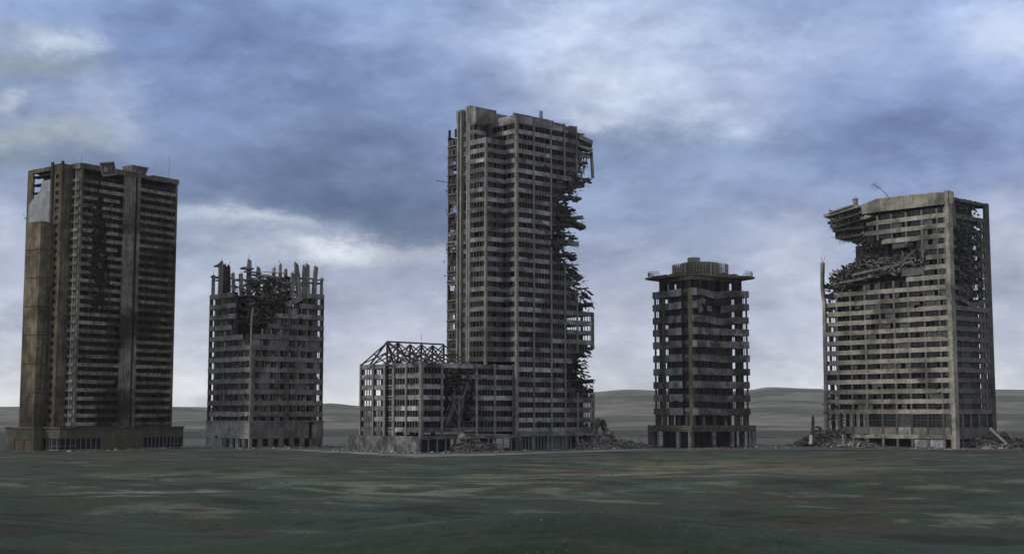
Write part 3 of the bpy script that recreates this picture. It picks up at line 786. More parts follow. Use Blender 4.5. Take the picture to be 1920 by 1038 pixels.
torn(B, 230, 37, LF(-7.4), lambda z: ys4[5] - 1, 56, 94, .2, 5, big=1.9, sgn=1)
torn(B, 120, 38, LF(-7.4), lambda z: ys4[4] + 1, 56, 94, 1, 2, big=1.9, sgn=-1)
# named pieces sticking out near the top
for (pa, pb, w_, h_) in (((1086, 256), (1110, 268), 5, 1.6), ((1084, 272), (1110, 281), 5, 1.2), ((1082, 289), (1111, 292), 1.2, 1.8)):
    a = B.sz(F1, *pa); c = B.sz(F1, *pb); q = MB(); q.beam((a[0], 1.5, a[1]), (c[0], 1.2, c[1]), w_ if w_ < 3 else 3.2, h_, .15); B.part('broken_slab', q, 'b3_pier')
a = B.sz(F1, 1110.5, 285); c = B.sz(F1, 1112.5, 334); q = MB(); q.beam((a[0], .6, a[1]), (c[0], .2, c[1]), .9, .8, .1); B.part('hanging_column', q, 'b3_pier')
for px in (1090, 1097, 1103): 
    a = B.sz(F1, px, 292); q = MB(); q.beam((a[0], .8, a[1]), (a[0] + rnd(-.3, .3), .6, a[1] - rnd(2.5, 4)), .35, .35, .05); B.part('hanging_column', q, 'b3_pier')
for (pa, pb, r_) in (((1076, 344), (1098, 346), 1.8), ((1062, 366), (1094, 372), 1.2), ((1060, 404), (1102, 426), 1.3), ((1050, 448), (1088, 458), 1.5), ((1070, 472), (1085, 486), 1.0), ((1082, 505), (1094, 523), 1.4), ((1060, 418), (1096, 405), 1.0)):
    a = B.sz(F1, *pa); c = B.sz(F1, *pb); q = MB(); q.beam((a[0], 3, a[1]), (c[0], 2, c[1]), 3.0, r_, .35); B.part('broken_slab', q, 'debris')
for (pa, pb, pc) in (((1098, 712), (1120, 712), (1114, 724)), ((1082, 695), (1106, 697), (1098, 706))):
    P3 = [(B.sz(F1, *p)[0], 1, B.sz(F1, *p)[1]) for p in (pa, pb, pc, pa)]
    q = MB(); q.tube(P3, .16); B.part('rebar', q, 'rust')

s_, z_ = B.sz(FL, 957, 548); mb = MB(); fbox(mb, FL, s_ - 1.3, s_ + 1.3, z_ - .7, z_ + .7, .16, .24); B.part('copper_stain', mb, 'patina')
# ---- low wing
W0 = (-39.0, 2.3); WE = 34.0
FWL = LF(-39.0); FWR = RF(2.3, -39.0)
wz = [z for z in [ZW - 1.0 - k * 3.42 for k in range(7)] if z > 5]; wz = wz[::-1]; wp = 3.42
wl_ = [B.sx(FWL, p) for p in (789, 763, 739, 722, 701, 677)]     # along the left face
zone(B, FWL, [wl_[0] + .3, wl_[1], wl_[2]], None, wz, 1.45, 'b3_conc', 4, .3, last=False, glass=.35)
zone(B, LF(-38.2), [wl_[2], wl_[3]], None, wz, 1.45, 'b3_pier', 3, .3, last=False, glass=.2)
zone(B, FWL, [wl_[3], wl_[4], wl_[5]], None, wz, 1.45, 'b3_conc', 4, .3, last=False, glass=.0, chip=.06)
hole = (B.sx(FWR, 832), B.sx(FWR, 884))
def aH(x, y, z):
    s = x + 39.0; return not (hole[0] < s + 1.5 * nz(x, 0, z, .4, 3) < hole[1] and 9 < z < 27.2 and not nz(x, y, z, .5, 8) > .25)
wr = [B.sx(FWR, p) for p in (789, 827, 858, 892, 926, 961)]
zone(B, FWR, wr, aH, wz, 1.45, 'b3_conc', 5, .2, last=False, glass=.1)
for F, s, wd in [(FWL, s, w_) for s, w_ in zip(wl_[1:] , (.5, 1.0, 1.0, .5, .6))] + [(FWR, s, .6) for s in wr[1:2] + wr[3:]]:
    mb = MB(); fbox(mb, F, s - wd / 2, s + wd / 2, 3, ZW, .1, .6); B.part('pilaster', mb, 'b3_pier')
mb = MB(); mb.box(-39.5, -38.5, 1.8, 2.8, 4, ZW + .2); B.part('pilaster', mb, 'b3_pier')
for z in wz:
    mb = MB(); strip(mb, BF(WE), -39, -8, z - .7, z + .7, -.3, .1, step=3); B.part('rear_spandrel', mb, 'soot')
    mb = MB(); slab(mb, -38.6, -.5, 2.7, WE - .4, z + .2, .3, lambda x, y, zq: not (hole[0] - 39 < x < hole[1] - 39 and y < 9 + 3 * nz(x, y, zq, .3, 1))); B.part('floor_slab', mb, 'soot')
    mb = MB()
    if z < ZW - 2: strip(mb, RF(12, -39), 6, 37, z + .2, z + wp - .1, -.3, 0, step=4); strip(mb, LF(-36), 3.5, wl_[4] - 2.3, z + .2, z + wp - .1, -.3, 0, step=4); strip(mb, RF(5, -36), 0, 34, z + .2, z + wp - .1, -.3, 0, step=4); strip(mb, LF(-30), 3, 21, z + .2, z + wp - .1, -.3, 0, step=4)
    B.part('partition_wall', mb, 'soot')
for k in range(7):
    mb = MB(); s = -39 + k * 31 / 6; mb.box(s, s + .8, WE - .5, WE - .05, 4, ZW); B.part('column', mb, 'soot')
for yy in (10, 18, 26):
    for xx in (-36, -28):
        mb = MB(); mb.box(xx, xx + .7, yy, yy + .7, 4, ZW - 1); B.part('column', mb, 'soot')
torn(B, 260, 41, RF(2.3, -39), lambda z: (hole[0] + hole[1]) / 2 + 2, 8, 27, 7, 5, big=3.6)
torn(B, 200, 42, RF(2.3, -39), lambda z: hole[0] + 4, 9, 25, 6, 5, big=3.6, mat='soot')
for k in range(9):
    s = rnd(hole[0] + 1, hole[1] - 1); z = rnd(14, 26); mb = MB(); mb.beam(FWR.pt(s, .2, z), FWR.pt(s + rnd(-4, 4), rnd(-1, 1), z - rnd(4, 9)), .5, .5, .1); B.part('broken_beam', mb, 'b3_mull')
mb = MB(); fbox(mb, FWR, B.sx(FWR, 859) - .35, B.sx(FWR, 859) + .35, 4, 18, .1, .6); B.part('pilaster', mb, 'b3_pier')
# steel roof frame standing on the wing
xr = [B.sx(RF(17, 0), p, 655) for p in (726, 746, 769, 790, 811, 832)]
Tz = ZW - .5; top = B.zc(xr[0], 17, 640)
tr = bpy.data.objects.new('roof_frame', None)
fr = MB()
def bar(mb, a, b_, w_=.34): mb.beam(a, b_, w_, w_)
mb = MB(); bar(mb, (xr[0], 17, top), (xr[-1], 17, top - .1), .5); B.part('roof_ridge', mb, 'steel')
for i, x in enumerate(xr):
    mb = MB(); dr = .0 if i == 0 else rnd(-.4, .1); tp = top - .3 + dr
    bar(mb, (x, 17, Tz), (x, 17, tp), .5)
    for (ya, yb) in ((17, 4), (17, 31)):
        bar(mb, (x, ya, tp), (x, yb, Tz)); bar(mb, (x, (ya + yb) / 2, (tp + Tz) / 2), (x, 17, Tz), .35)
        bar(mb, (x, yb, Tz + .2), (x, 17, tp * .55 + Tz * .45), .3)
    B.part('roof_truss', mb, 'steel')
    if i < 5:
        x2 = xr[i + 1]; mb = MB()
        bar(mb, (x, 17, Tz), (x2, 17, tp - .3), .35); bar(mb, (x, 17, tp - .3), (x2, 17, Tz), .35)
        bar(mb, (x, 10, (tp + Tz) / 2), (x2, 10, (tp + Tz) / 2), .3); bar(mb, (x, 10, (tp + Tz) / 2), (x2, 4, Tz), .3)
        B.part('roof_brace', mb, 'steel')
for yb in (5, 17, 30):
    mb = MB(); bar(mb, (xr[0], 17, top), (-38.5, yb, Tz), .45); B.part('roof_rafter', mb, 'steel')
mb = MB(); mb.beam((xr[3], 17, top), (xr[3], 17, top + 3), .08); B.part('mast', mb, 'steel')
# ---- podium
PZ = 5.0
px_ = B.sx(RF(-1.5), 787, 845); FPR = RF(-1.5, px_); FPL = LF(px_, -1.5)
ple = B.sx(FPL, 650)
mb = MB(); strip(mb, FPL, 0, ple, 0, PZ, -.6, 0, step=2.5, jit=.12, chip=.05); B.part('podium_wall', mb, 'b3_podium')
mb = MB(); mb.box(px_ + .5, -.3, -1.0, ple - 1, PZ - .5, PZ - .1); B.part('podium_roof', mb, 'b3_podium')
for s in (ple * .3, ple * .52, ple * .85):
    mb = MB(); fbox(mb, FPL, s, s + 1.2, 0, 2.2, -.3, .05); B.part('door', mb, 'dark_frame')
for yy, F, a, b_ in ((0, FPR, 0, -px_), ):
    mb = MB(); strip(mb, F, a, b_, PZ - 1.0, PZ + .1, -.5, .15, jit=.08, chip=.05); B.part('podium_band', mb, 'b3_conc')
FG = RF(-.9, px_)
for k in range(13):
    s = k * (-px_) / 12; mb = MB(); wd = .8 if k % 4 == 0 else .22; fbox(mb, FPR, s, s + wd, 0, PZ - .9, -.5, -.05 if k % 4 else .1); B.part('podium_column' if k % 4 == 0 else 'window_mullion', mb, 'b3_podium' if k % 4 == 0 else 'frame')
mb = MB(); fbox(mb, RF(.4, px_), 0, 14, 0, PZ - 1, 0, .1); B.part('shop_window', mb, 'glass')
mb = MB(); fbox(mb, RF(1.2, px_ + 20), 0, 13, 0, PZ - .6, -.4, 0); B.part('podium_wall', mb, 'soot')
F0 = RF(-.1)
mb = MB(); strip(mb, F0, 0, XE + 1, ZB - 1.6, ZB + .2, -.4, .9, jit=.1, chip=.08); B.part('podium_band', mb, 'b3_conc')
n_ = 26
for k in range(n_ + 1):
    s = k * XE / n_; big = k % 5 == 0
    if k > 18 and rnd(0, 1) < .5 and not big: continue
    mb = MB(); fbox(mb, F0, s - (.4 if big else .12), s + (.4 if big else .12), 0, ZB - 1.5, -.4, .4 if big else 0); B.part('podium_column' if big else 'window_mullion', mb, 'b3_pier' if big else 'frame')
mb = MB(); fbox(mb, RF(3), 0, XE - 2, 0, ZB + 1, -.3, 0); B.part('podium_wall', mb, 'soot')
mb = MB(); fbox(mb, F0, B.sx(F0, 1036), B.sx(F0, 1050), 0, ZB - 1.7, -.3, .1); B.part('podium_wall', mb, 'b3_podium')
mb = MB(); mb.box(.4, XE - .2, .3, D3, ZB - .8, ZB - .3); mb.box(-38, .4, 2.6, WE, 3.9, 4.3); B.part('floor_slab', mb, 'soot')
# thin masts on the roof
for px in (1012.5, 1016):
    s = B.sx(RF(3), px, 220); mb = MB(); mb.beam((s, 3, ZT), (s, 3, B.zc(s, 3, 208)), .4); B.part('mast', mb, 'b3_pier')
mb = MB(); mb.beam((-7.4, ys4[5], 92.5), (-9.5, ys4[5] + 4, 93.3), .25); B.part('broken_beam', mb, 'b3_mull')
mb = MB(); mb.box(.5, p1[3], 1, D3 - 1, ZT - .8, ZT - .4); mb.box(-7.2, .5, 11.5, ys4[4], ZT - .8, ZT - .4); B.part('roof', mb, 'soot')
B.finish()
B3 = B
heap('rubble_heap', 'wide heap of broken slabs spilling from the right foot of the tallest tower', 'rubble', B3, 28, 62, -12, 16, 6.0, 1300, 51, big=2.6, hf=lambda x, y: 1.25 if x < 42 else .55)
heap('rubble_heap', 'rubble heap piled against the notch of the low wing', 'rubble', B3, B3.sx(FPR, 845) + px_, B3.sx(FPR, 925) + px_, -7, 2, 4.2, 520, 52, big=2.2)
heap('rubble_heap', 'thin scatter of rubble along the blotchy wall of the low wing', 'rubble', B3, px_ - 4, px_ - 1, -1, ple, .5, 160, 53, big=1.2)
def boulder(name, label, cat, W, size, seed, mat='debris', rot=None, group=None):
    from mathutils import Euler
    e = Euler(rot or (0, 0, 0)).to_matrix(); mb = MB(); N, M_ = 14, 9
    for i in range(M_ + 1):
        ph = math.pi * i / M_
        for j in range(N):
            th = 2 * math.pi * j / N; p = Vector((math.sin(ph) * math.cos(th), math.sin(ph) * math.sin(th), math.cos(ph)))
            q = p * (1 + .35 * mnoise.noise(p * 1.4 + Vector((seed, 0, 0))) + .15 * mnoise.noise(p * 4 + Vector((0, seed, 0))))
            mb.v.append(tuple(e @ Vector((q.x * size[0] / 2, q.y * size[1] / 2, q.z * size[2] / 2)) + Vector(W)))
    for i in range(M_):
        for j in range(N): a = i * N + j; b = i * N + (j + 1) % N; mb.f.append((a, b, b + N, a + N))
    o = link_mesh(name, mb, mat); return tag(o, label, cat, group)

# ================================================================= building 1: brown apartment tower on the left
random.seed(101)
B = Bld('ruined_apartment_tower', 'leftmost tower, scorched brown with balconies, a billboard hanging on its roof edge', 'ruined building', 137, 446, 54)
FR = RF(0); FL = LF(0)
XE = B.sx(FR, 322); ZT = B.zc(0, 0, 307)
y1 = B.sx(FL, 121); b = -B.sx(RF(y1), 102); y2 = B.sx(LF(-b), 85); b2 = -B.sx(RF(y2), 64); y3 = B.sx(LF(-b2), 37); YE = B.sx(LF(-b), 36) + .0
PIT = 2.8; ZPOD = 7.2
NF = int((ZT - 2.4 - ZPOD) / PIT); zf = [ZT - 2.6 - PIT * k for k in range(NF + 1)][::-1]
BH = 1.2
gl = B.curve(FR, [(179, 335), (179, 380), (174, 430), (170, 480), (176, 530), (178, 565)])
gr = B.curve(FR, [(190, 335), (193, 380), (196, 430), (201, 480), (199, 530), (192, 560), (178, 577)])
zg = B.sz(FR, 185, 580)[1]
def aG(x, y, z): return not (z > zg and gl(z) + 1.0 * nz(x, z, 0, .5, 3) < x < gr(z) + 1.0 * nz(x, z, 1, .5, 6))
q = [B.sx(FR, p) for p in (142, 220, 245, 251, 308, 322)]
m1 = [q[0] + (q[1] - q[0]) * k / 4 for k in range(5)]; m2 = [q[3] + (q[4] - q[3]) * k / 4 for k in range(5)]
for z in zf[:-1]:
    for (ss, al, en) in ((m1, aG, 0), (m2, None, 1)):
        mb = MB(); fbr = rnd(0, 1)
        a, c = ss[0], ss[-1]
        if fbr < .22 and en == 0: c -= rnd(1, 3)
        strip(mb, FR, a, c, z - BH / 2, z + BH / 2, -.25, .15, step=1.4, jit=.05, alive=al, chip=.06)
        B.part('balcony', mb, 'b1_grey')
        bays(B, FR, ss[::2], z + BH / 2, z + PIT - BH / 2, 3, .16, -.9, al, .35, 'glass', 'dark_frame')
    mb = MB(); strip(mb, FR, q[4], q[5] - .6, z - BH / 2, z + BH / 2, -.4, 0, step=1.4, chip=.1); B.part('spandrel', mb, 'b1_grey')
    bays(B, FR, [q[4] + .2, q[5] - .6], z + BH / 2, z + PIT - BH / 2, 2, .2, -.5, None, .3, 'glass', 'dark_frame')
    mb = MB(); strip(mb, FR, q[0], q[4], z - .55, z - .3, -2.2, -.2, step=3, alive=aG); B.part('floor_slab', mb, 'soot')
    mb = MB(); strip(mb, FR, q[0], q[5] - 1, z + .6, z + PIT - .5, -3.0, -2.8, step=3); B.part('partition_wall', mb, 'soot')
    # corner balcony stack
    mb = MB(); strip(mb, FL, .2, y1 - .3, z - .55, z + .55, -.3, .5, step=1.2, chip=.05); B.part('balcony', mb, 'b1_grey')
    mb = MB(); mb.box(1.6, 1.8, .3, y1, z - .5, z + PIT - .5) if rnd(0, 1) < .85 else None; B.part('partition_wall', mb, 'soot')
for k in (1, 2, 3):
    for ss in (m1, m2):
        posts(B, 'balcony_divider', FR, ss[k] - .09, ss[k] + .09, -.55, -.28, zf[:-1], PIT, aG if ss is m1 else None, 'dark_frame')
def vbox(name, F, a, c, z0, z1, d0, d1, mat, jit=.0, step=4):
    mb = MB(); fbox(mb, F, a, c, z0, z1, d0, d1); return B.part(name, mb, mat)
vbox('pilaster', FR, q[1], q[1] + (q[2] - q[1]) * .86, 0, ZT - 1.2, -.5, .35, 'b1_grey')
vbox('pilaster', FR, q[1] + (q[2] - q[1]) * .9, q[2], 0, ZT - 1.2, -1.4, -.6, 'soot')
vbox('pilaster', FR, q[2] + .25, q[3], 0, ZT - 1.2, -.5, .35, 'b1_grey')
vbox('pilaster', FR, q[5] - .7, q[5], 0, ZT - 1.2, -1.5, .2, 'b1_grey')
vbox('pilaster', FR, 0, q[0] - .1, 0, ZT - 1.5, -.4, .3, 'b1_grey')
mb = MB(); mb.box(.3, .9, 1.6, 2.1, 0, ZT - 1.5); B.part('pilaster', mb, 'b1_pale')
vbox('column', FL, y1 * .45, y1 * .45 + .5, 0, ZT - 2, -.1, .25, 'b1_pale')
mb = MB(); strip(mb, FR, -.2, XE + .3, ZT - 1.5, ZT + .3, -.6, .5, step=2, jit=.06, chip=.03); B.part('parapet', mb, 'b1_grey')
mb = MB(); strip(mb, FL, -.3, y1, ZT - 1.6, ZT + .3, -.6, .6, step=2); B.part('parapet', mb, 'b1_grey')
mb = MB(); mb.box(.5, XE - .3, .5, YE, ZT - 1.4, ZT - 1.0); mb.box(-b + .5, .5, y1 + .5, YE, ZT - 1.2, ZT - .8); B.part('roof', mb, 'soot')
# stair tower: windowed left face, blank right face
def windowed(name, F, s0, s1, z0, z1, ws, we, wins, mat, hole=None, th=.5):
    """wall with a column of square window openings built from piers and lintels"""
    mb = MB(); fbox(mb, F, s0, ws, z0, z1, -th, 0); fbox(mb, F, we, s1, z0, z1, -th, 0); p = z0
    for (a, c) in wins:
        if a > p: fbox(mb, F, ws, we, p, a, -th, 0)
        p = c
    if p < z1: fbox(mb, F, ws, we, p, z1, -th, 0)
    B.part(name, mb, mat)
    for (a, c) in wins:
        g = MB(); fbox(g, F, ws, we, a, c, -th - .1, -th + .02); fbox(g, F, (ws + we) / 2 - .06, (ws + we) / 2 + .06, a, c, -th + .02, -th + .12); B.part('window', g, 'glass' if rnd(0, 1) < .9 else 'dirty_glass')
FB = LF(-b)
wa, wb = y1 + (y2 - y1) * .34, y1 + (y2 - y1) * .74
wins = [(z + .6, z + 2.0) for z in zf[:-1]]
windowed('stair_wall', FB, y1 - .0, y2 + .3, 0, ZT + .2, wa, wb, wins, 'b1_brown')
FA = RF(y1)
vbox('stair_wall', FA, -b + .5, .6, 0, ZT + .1, -.5, -.002, 'b1_brown')
vbox('stair_wall', FA, -b - .25, -b + .55, ZT - .3, ZT + .9, -.5, .1, 'b1_grey')
# rear part of the left side, with a torn corner at the top
y2b = YE
wy0, wy1 = B.sx(FB, 49), B.sx(FB, 52.5)
zl = B.zc(-b2, y2, 414)
mb = MB(); hz0, hz1 = B.sz(FB, 75, 378)[1], B.sz(FB, 75, 322)[1]
h0, h1 = B.sz(FB, 79, 340)[0], B.sz(FB, 60, 340)[0]
a, c = B.sx(FB, 47), B.sx(FB, 43)
windowed('side_wall', FB, h1 + .2, YE, 0, ZT - .4, a, c, [w_ for w_ in wins if w_[0] > zl], 'b1_brown')
mb = MB(); strip(mb, FB, y2 + .3, h1 + .4, hz1 - .2, ZT - .3, -.5, 0, step=1.2, chip=.2, jit=.15); B.part('side_wall', mb, 'b1_brown')
mb = MB(); strip(mb, FB, y2 + .3, h1 + .4, 0, zl, -.5, 0, step=2); B.part('side_wall', mb, 'b1_brown')
# bright exposed slab with a bitten edge
mb = MB(); N = 14; zb_, zt_ = zl - 1, B.sz(FB, 88, 338)[1]
pr = [(0, .95), (.3, 1.0), (.5, .98), (.62, .84), (.72, .62), (.82, .48), (1.0, .45)]
for i in range(N):
    t0, t1 = i / N, (i + 1) / N
    def wd(t):
        for (u, v_), (u2, v2) in zip(pr, pr[1:]):
            if t <= u2: return v_ + (v2 - v_) * (t - u) / (u2 - u)
        return pr[-1][1]
    P = FB.pt; W_ = (h1 - y2) * 1.05; za, zb2 = zb_ + (zt_ - zb_) * t0, zb_ + (zt_ - zb_) * t1
    s0_ = y2 + .35
    mb.hexa([P(s0_, .0, za), P(s0_ + W_ * wd(t0), .0, za), P(s0_ + W_ * wd(t0), .35, za), P(s0_, .35, za), P(s0_, .0, zb2), P(s0_ + W_ * wd(t1), .0, zb2), P(s0_ + W_ * wd(t1), .35, zb2), P(s0_, .35, zb2)])
B.part('exposed_slab', mb, 'b1_pale', label='smooth pale slab laid bare under the torn top corner')
vbox('pilaster', FB, y2 - .2, y2 + .9, zl, ZT + 1.0, 0, .5, 'b1_grey')
for z in zf[-9:]:
    mb = MB(); mb.box(-b + .5, 0, y2, YE - .5, z - .3, z); B.part('floor_slab', mb, 'soot')
mb = MB(); strip(mb, BF(YE), -b, 3, 0, zl + 3, -.4, 0, step=4); strip(mb, BF(YE), 3, XE, 0, ZT - 1, -.4, 0, step=4); strip(mb, EF(XE), 0, YE, 0, ZT - 1, -.4, 0, step=4); B.part('rear_wall', mb, 'b1_grey')
for z in wins[-9:]:
    mb = MB(); fbox(mb, BF(YE), -b, -b + 1.5, z[0] - 1.2, z[1] + 1.1, -.4, 0); B.part('rear_wall', mb, 'b1_grey')
mb = MB(); fbox(mb, LF(-b + 3.2), y2 + .5, YE - 4.2, zl - 2, ZT - 1.2, -.3, 0); B.part('partition_wall', mb, 'soot')
# lower lift block in front, panelled
for k in range(int(zl / 9.5) + 1):
    z0_, z1_ = k * 9.5, min(zl, (k + 1) * 9.5 - .25)
    if z1_ - z0_ < 1: continue
    mb = MB(); mb.box(-b2, -b - .02, y2, y3, z0_, z1_); B.part('wall_panel', mb, 'b1_brown')
mb = MB(); mb.box(-b2 + .2, -b - .05, y2 + .2, y3 - .2, 0, zl - .1); B.part('core_wall', mb, 'soot')
# podium
FP = RF(-4.0); xp = B.sx(FP, 111, 845); xpe = B.sx(FP, 343, 840); PZ = B.zc(xp, -4, 803)
FPL = LF(xp, 0); ya = B.sx(FPL, 81, 845); FG1 = RF(ya); xg = B.sx(FG1, 62, 845); FG2 = LF(xg); yb = B.sx(FG2, 22, 845); yc = B.sx(LF(xg + 3), 9, 845)
PB = 3.1
mb = MB(); strip(mb, FP, xp, xpe, PZ - PB, PZ, -.4, .0, step=4, jit=.03); B.part('podium_band', mb, 'b1_podium')
mb = MB(); strip(mb, FPL, -4, ya, PZ - PB, PZ, -.4, .0, step=4, jit=.03); B.part('podium_band', mb, 'b1_podium')
for F, s0_, s1_ in ((FP, xp - .3, xpe + .3), (FPL, -4.3, ya), (FG1, xg - .3, xp), (FG2, ya - .3, yb + .3), (LF(xg + 3), yb, yc)):
    mb = MB(); fbox(mb, F, s0_, s1_, PZ, PZ + .45, -.6, .35); B.part('cornice', mb, 'b1_podium')
mb = MB(); mb.box(xp, xpe - .2, -3.8, YE, PZ - .4, PZ - .05); mb.box(xg + .3, xp, ya + .1, yb, PZ - .4, PZ - .05); B.part('podium_roof', mb, 'soot')
mb = MB(); fbox(mb, FG1, xg, xp, 0, PZ - .02, -.4, 0); B.part('podium_wall', mb, 'b1_podium')
mb = MB(); fbox(mb, FG2, ya + .4, yb, PZ - PB - .6, PZ - .02, -.4, 0)
g = [ya + .4, ya + 1.1, ya + (yb - ya) * .45, ya + (yb - ya) * .57, yb - 1.0, yb]
for k in (0, 2, 4): fbox(mb, FG2, g[k], g[k + 1], 0, PZ - PB - .62, -.5, 0)
B.part('podium_wall', mb, 'b1_podium')
for k in (1, 3):
    mb = MB(); strip(mb, FG2, g[k], g[k + 1], 0, PZ - PB - .62, -.45, -.2, step=1, jit=.02); B.part('garage_door', mb, 'b1_door')
mb = MB(); fbox(mb, LF(xg + 3), yb, yc, 0, PZ, -.4, 0); B.part('podium_wall', mb, 'b1_podium')
def shopfront(F, s0, s1, z0, z1, step, mat='frame', broken=.15):
    mb = MB(); fbox(mb, F, s0, s1, z0, z1, -.5, -.4); B.part('shop_window', mb, 'glass')
    n = max(1, int((s1 - s0) / step)); fr = MB()
    fbox(fr, F, s0, s1, z0, z0 + .25, -.38, -.2); fbox(fr, F, s0, s1, z1 - .12, z1, -.38, -.2)
    for k in range(n + 1):
        s = s0 + (s1 - s0) * k / n
        if rnd(0, 1) > broken: fbox(fr, F, s - .08, s + .08, z0 + .25, z1 - .12, -.38, -.2)
        if rnd(0, 1) < .35 and k < n: fbox(fr, F, s + .1, s + (s1 - s0) / n - .1, z0 + (z1 - z0) * .35, z0 + (z1 - z0) * .35 + .12, -.38, -.2)
    B.part('shop_window_frame', fr, mat)
e = B.sx(FP, 190, 842); e2 = B.sx(FP, 270, 840)
shopfront(FP, xp + .4, e, .2, PZ - PB, 1.9); shopfront(FP, e2, xpe - .4, .2, PZ - PB, 1.6); shopfront(FPL, -3.6, ya - .1, .2, PZ - PB, 1.3)
mb = MB(); fbox(mb, FP, e, e2, 0, PZ - PB, -.5, -.05); fbox(mb, FP, xp, xp + .4, 0, PZ - PB, -.4, 0); fbox(mb, FP, xpe - .4, xpe, 0, PZ - PB, -.4, 0); fbox(mb, FPL, -4, -3.6, 0, PZ - PB, -.3, 0); fbox(mb, EF(xpe), -4, 10, 0, PZ, -.4, 0); B.part('podium_wall', mb, 'b1_podium')
torn(B, 200, 111, FR, lambda z: (gl(z) + gr(z)) / 2, zg, ZT - 4, 5, .4, big=2.6, mat='soot')
torn(B, 60, 112, FR, lambda z: (gl(z) + gr(z)) / 2, zg, ZT - 10, 6, .8, big=2.0)
mb = MB(); mb.rebar(LF(-b2).pt(y3, .1, zl + 1), (-.8, .6, .6), 2.5, .08); mb.rebar(LF(-b2).pt(y3, .1, zl + 1.5), (-.7, .9, .2), 2, .08); B.part('rebar', mb, 'rust')
# a few opaque pale panes, daylight showing through put into their colour
for (px, py, w_) in ((207, 700, 1.4), (153, 700, .7), (157, 714, 1.8), (150, 634, 1.6), (255, 699, 1.6), (151, 778, 2.4)):
    s, z = B.sz(FR, px, py); mb = MB(); fbox(mb, FR, s - w_ / 2, s - .08, z - .6, z + .6, -.8, -.75); fbox(mb, FR, s + .08, s + w_ / 2, z - .6, z + .6, -.8, -.75); B.part('pane', mb, 'b1_pale')
B.finish(); B1 = B
def world_obj(B, name, mb, mat, label, cat, parent=None):
    """mesh built in building coordinates but standing as a thing of its own"""
    o = link_mesh(name, mb, mat); o.location = (B.O[0], B.O[1], 0); o.rotation_euler = (0, 0, B.a); return tag(o, label, cat)
def thing(B, name, label, cat):
    r = bpy.data.objects.new(name, None); COL.objects.link(r); r.location = (B.O[0], B.O[1], 0); r.rotation_euler = (0, 0, B.a); return tag(r, label, cat)
# billboard tipped over the roof edge
r = thing(B, 'billboard', 'square framed billboard tipped askew over the roof edge of the leftmost tower', 'billboard')
F = RF(-1.0); cs = [B.sz(F, *p) for p in ((191.5, 330), (217, 327), (212, 304), (186, 306))]
P = [Vector(F.pt(s, 0, z)) for s, z in cs]; c_ = sum(P, Vector()) / 4; nrm = Vector((0, -1, 0))
mb = MB(); mb.hexa([p + nrm * 0 for p in P] + [p + nrm * .25 for p in P]); link_mesh('panel', mb, 'rust', r)
mb = MB()
for i in range(4): mb.beam(P[i] + nrm * .3, P[(i + 1) % 4] + nrm * .3, .4, .35)
link_mesh('frame', mb, 'tank', r)
def rot_lathe(mb, c, rad, th, n=20):
    base = len(mb.v)
    for d in (0, th):
        for j in range(n):
            t = 2 * math.pi * j / n; mb.v.append((c[0] + rad * math.cos(t), c[1] - d, c[2] + rad * math.sin(t)))
    for j in range(n): j2 = (j + 1) % n; mb.f.append((base + j, base + j2, base + n + j2, base + n + j))
    mb.f.append(tuple(base + n + j for j in range(n)))
for (u, v_, rad) in ((.33, .47, .85), (.72, .5, .6)):
    bl = P[0] + (P[1] - P[0]) * u + (P[3] - P[0]) * v_; mb = MB(); rot_lathe(mb, bl + nrm * .26, rad, .06); link_mesh('emblem', mb, 'b3_podium', r)
mb = MB()
for k in range(5):
    a_ = P[0] + (P[1] - P[0]) * (.18 + k * .13) + (P[3] - P[0]) * .82 + nrm * .3; mb.beam(a_, a_ + (P[1] - P[0]) * .09, .3, .06)
link_mesh('lettering', mb, 'b3_podium', r)
# roof housing, flared box
F = RF(9.0); s0, s1 = B.sx(F, 241), B.sx(F, 264); zr = ZT - 1
x0, z_ = B.sz(F, 249, 330); x1 = B.sz(F, 271, 330)[0]; zt2 = B.sz(F, 260, 312)[1]
mb = MB(); t0x, t1x = B.sz(F, 250, 312)[0] - .5, B.sz(F, 279, 312)[0]
mb.hexa([(x0, 9, zr), (x1, 9, zr), (x1, 13, zr), (x0, 13, zr), (x0, 9, z_), (x1, 9, z_), (x1, 13, z_), (x0, 13, z_)])
mb.hexa([(x0, 9, z_), (x1, 9, z_), (x1, 13, z_), (x0, 13, z_), (x0 - .9, 8.2, zt2), (x1 + 1.1, 8.2, zt2), (x1 + 1.1, 14, zt2), (x0 - .9, 14, zt2)])
world_obj(B, 'roof_vent', mb, 'b1_grey', 'flared concrete ventilation box on the roof of the leftmost tower', 'roof vent')
for (px, pt, lb) in ((152, 291, 'short thin aerial over the front corner of the leftmost tower'), (317, 293, 'tall thin aerial near the right end of the leftmost roof')):
    F = RF(2.0); s = B.sx(F, px - 12 * (1 - (px / 960) ** 1), 775); s = B.sz(F, px, 320)[0]; mb = MB(); mb.tube([(s, 2, ZT - 1.2), (s, 2, B.zc(s, 2, pt))], .055, 5); mb.beam((s, 2, ZT - 1.2), (s, 2, ZT), .3)
    world_obj(B, 'aerial', mb, 'steel', lb, 'aerial')

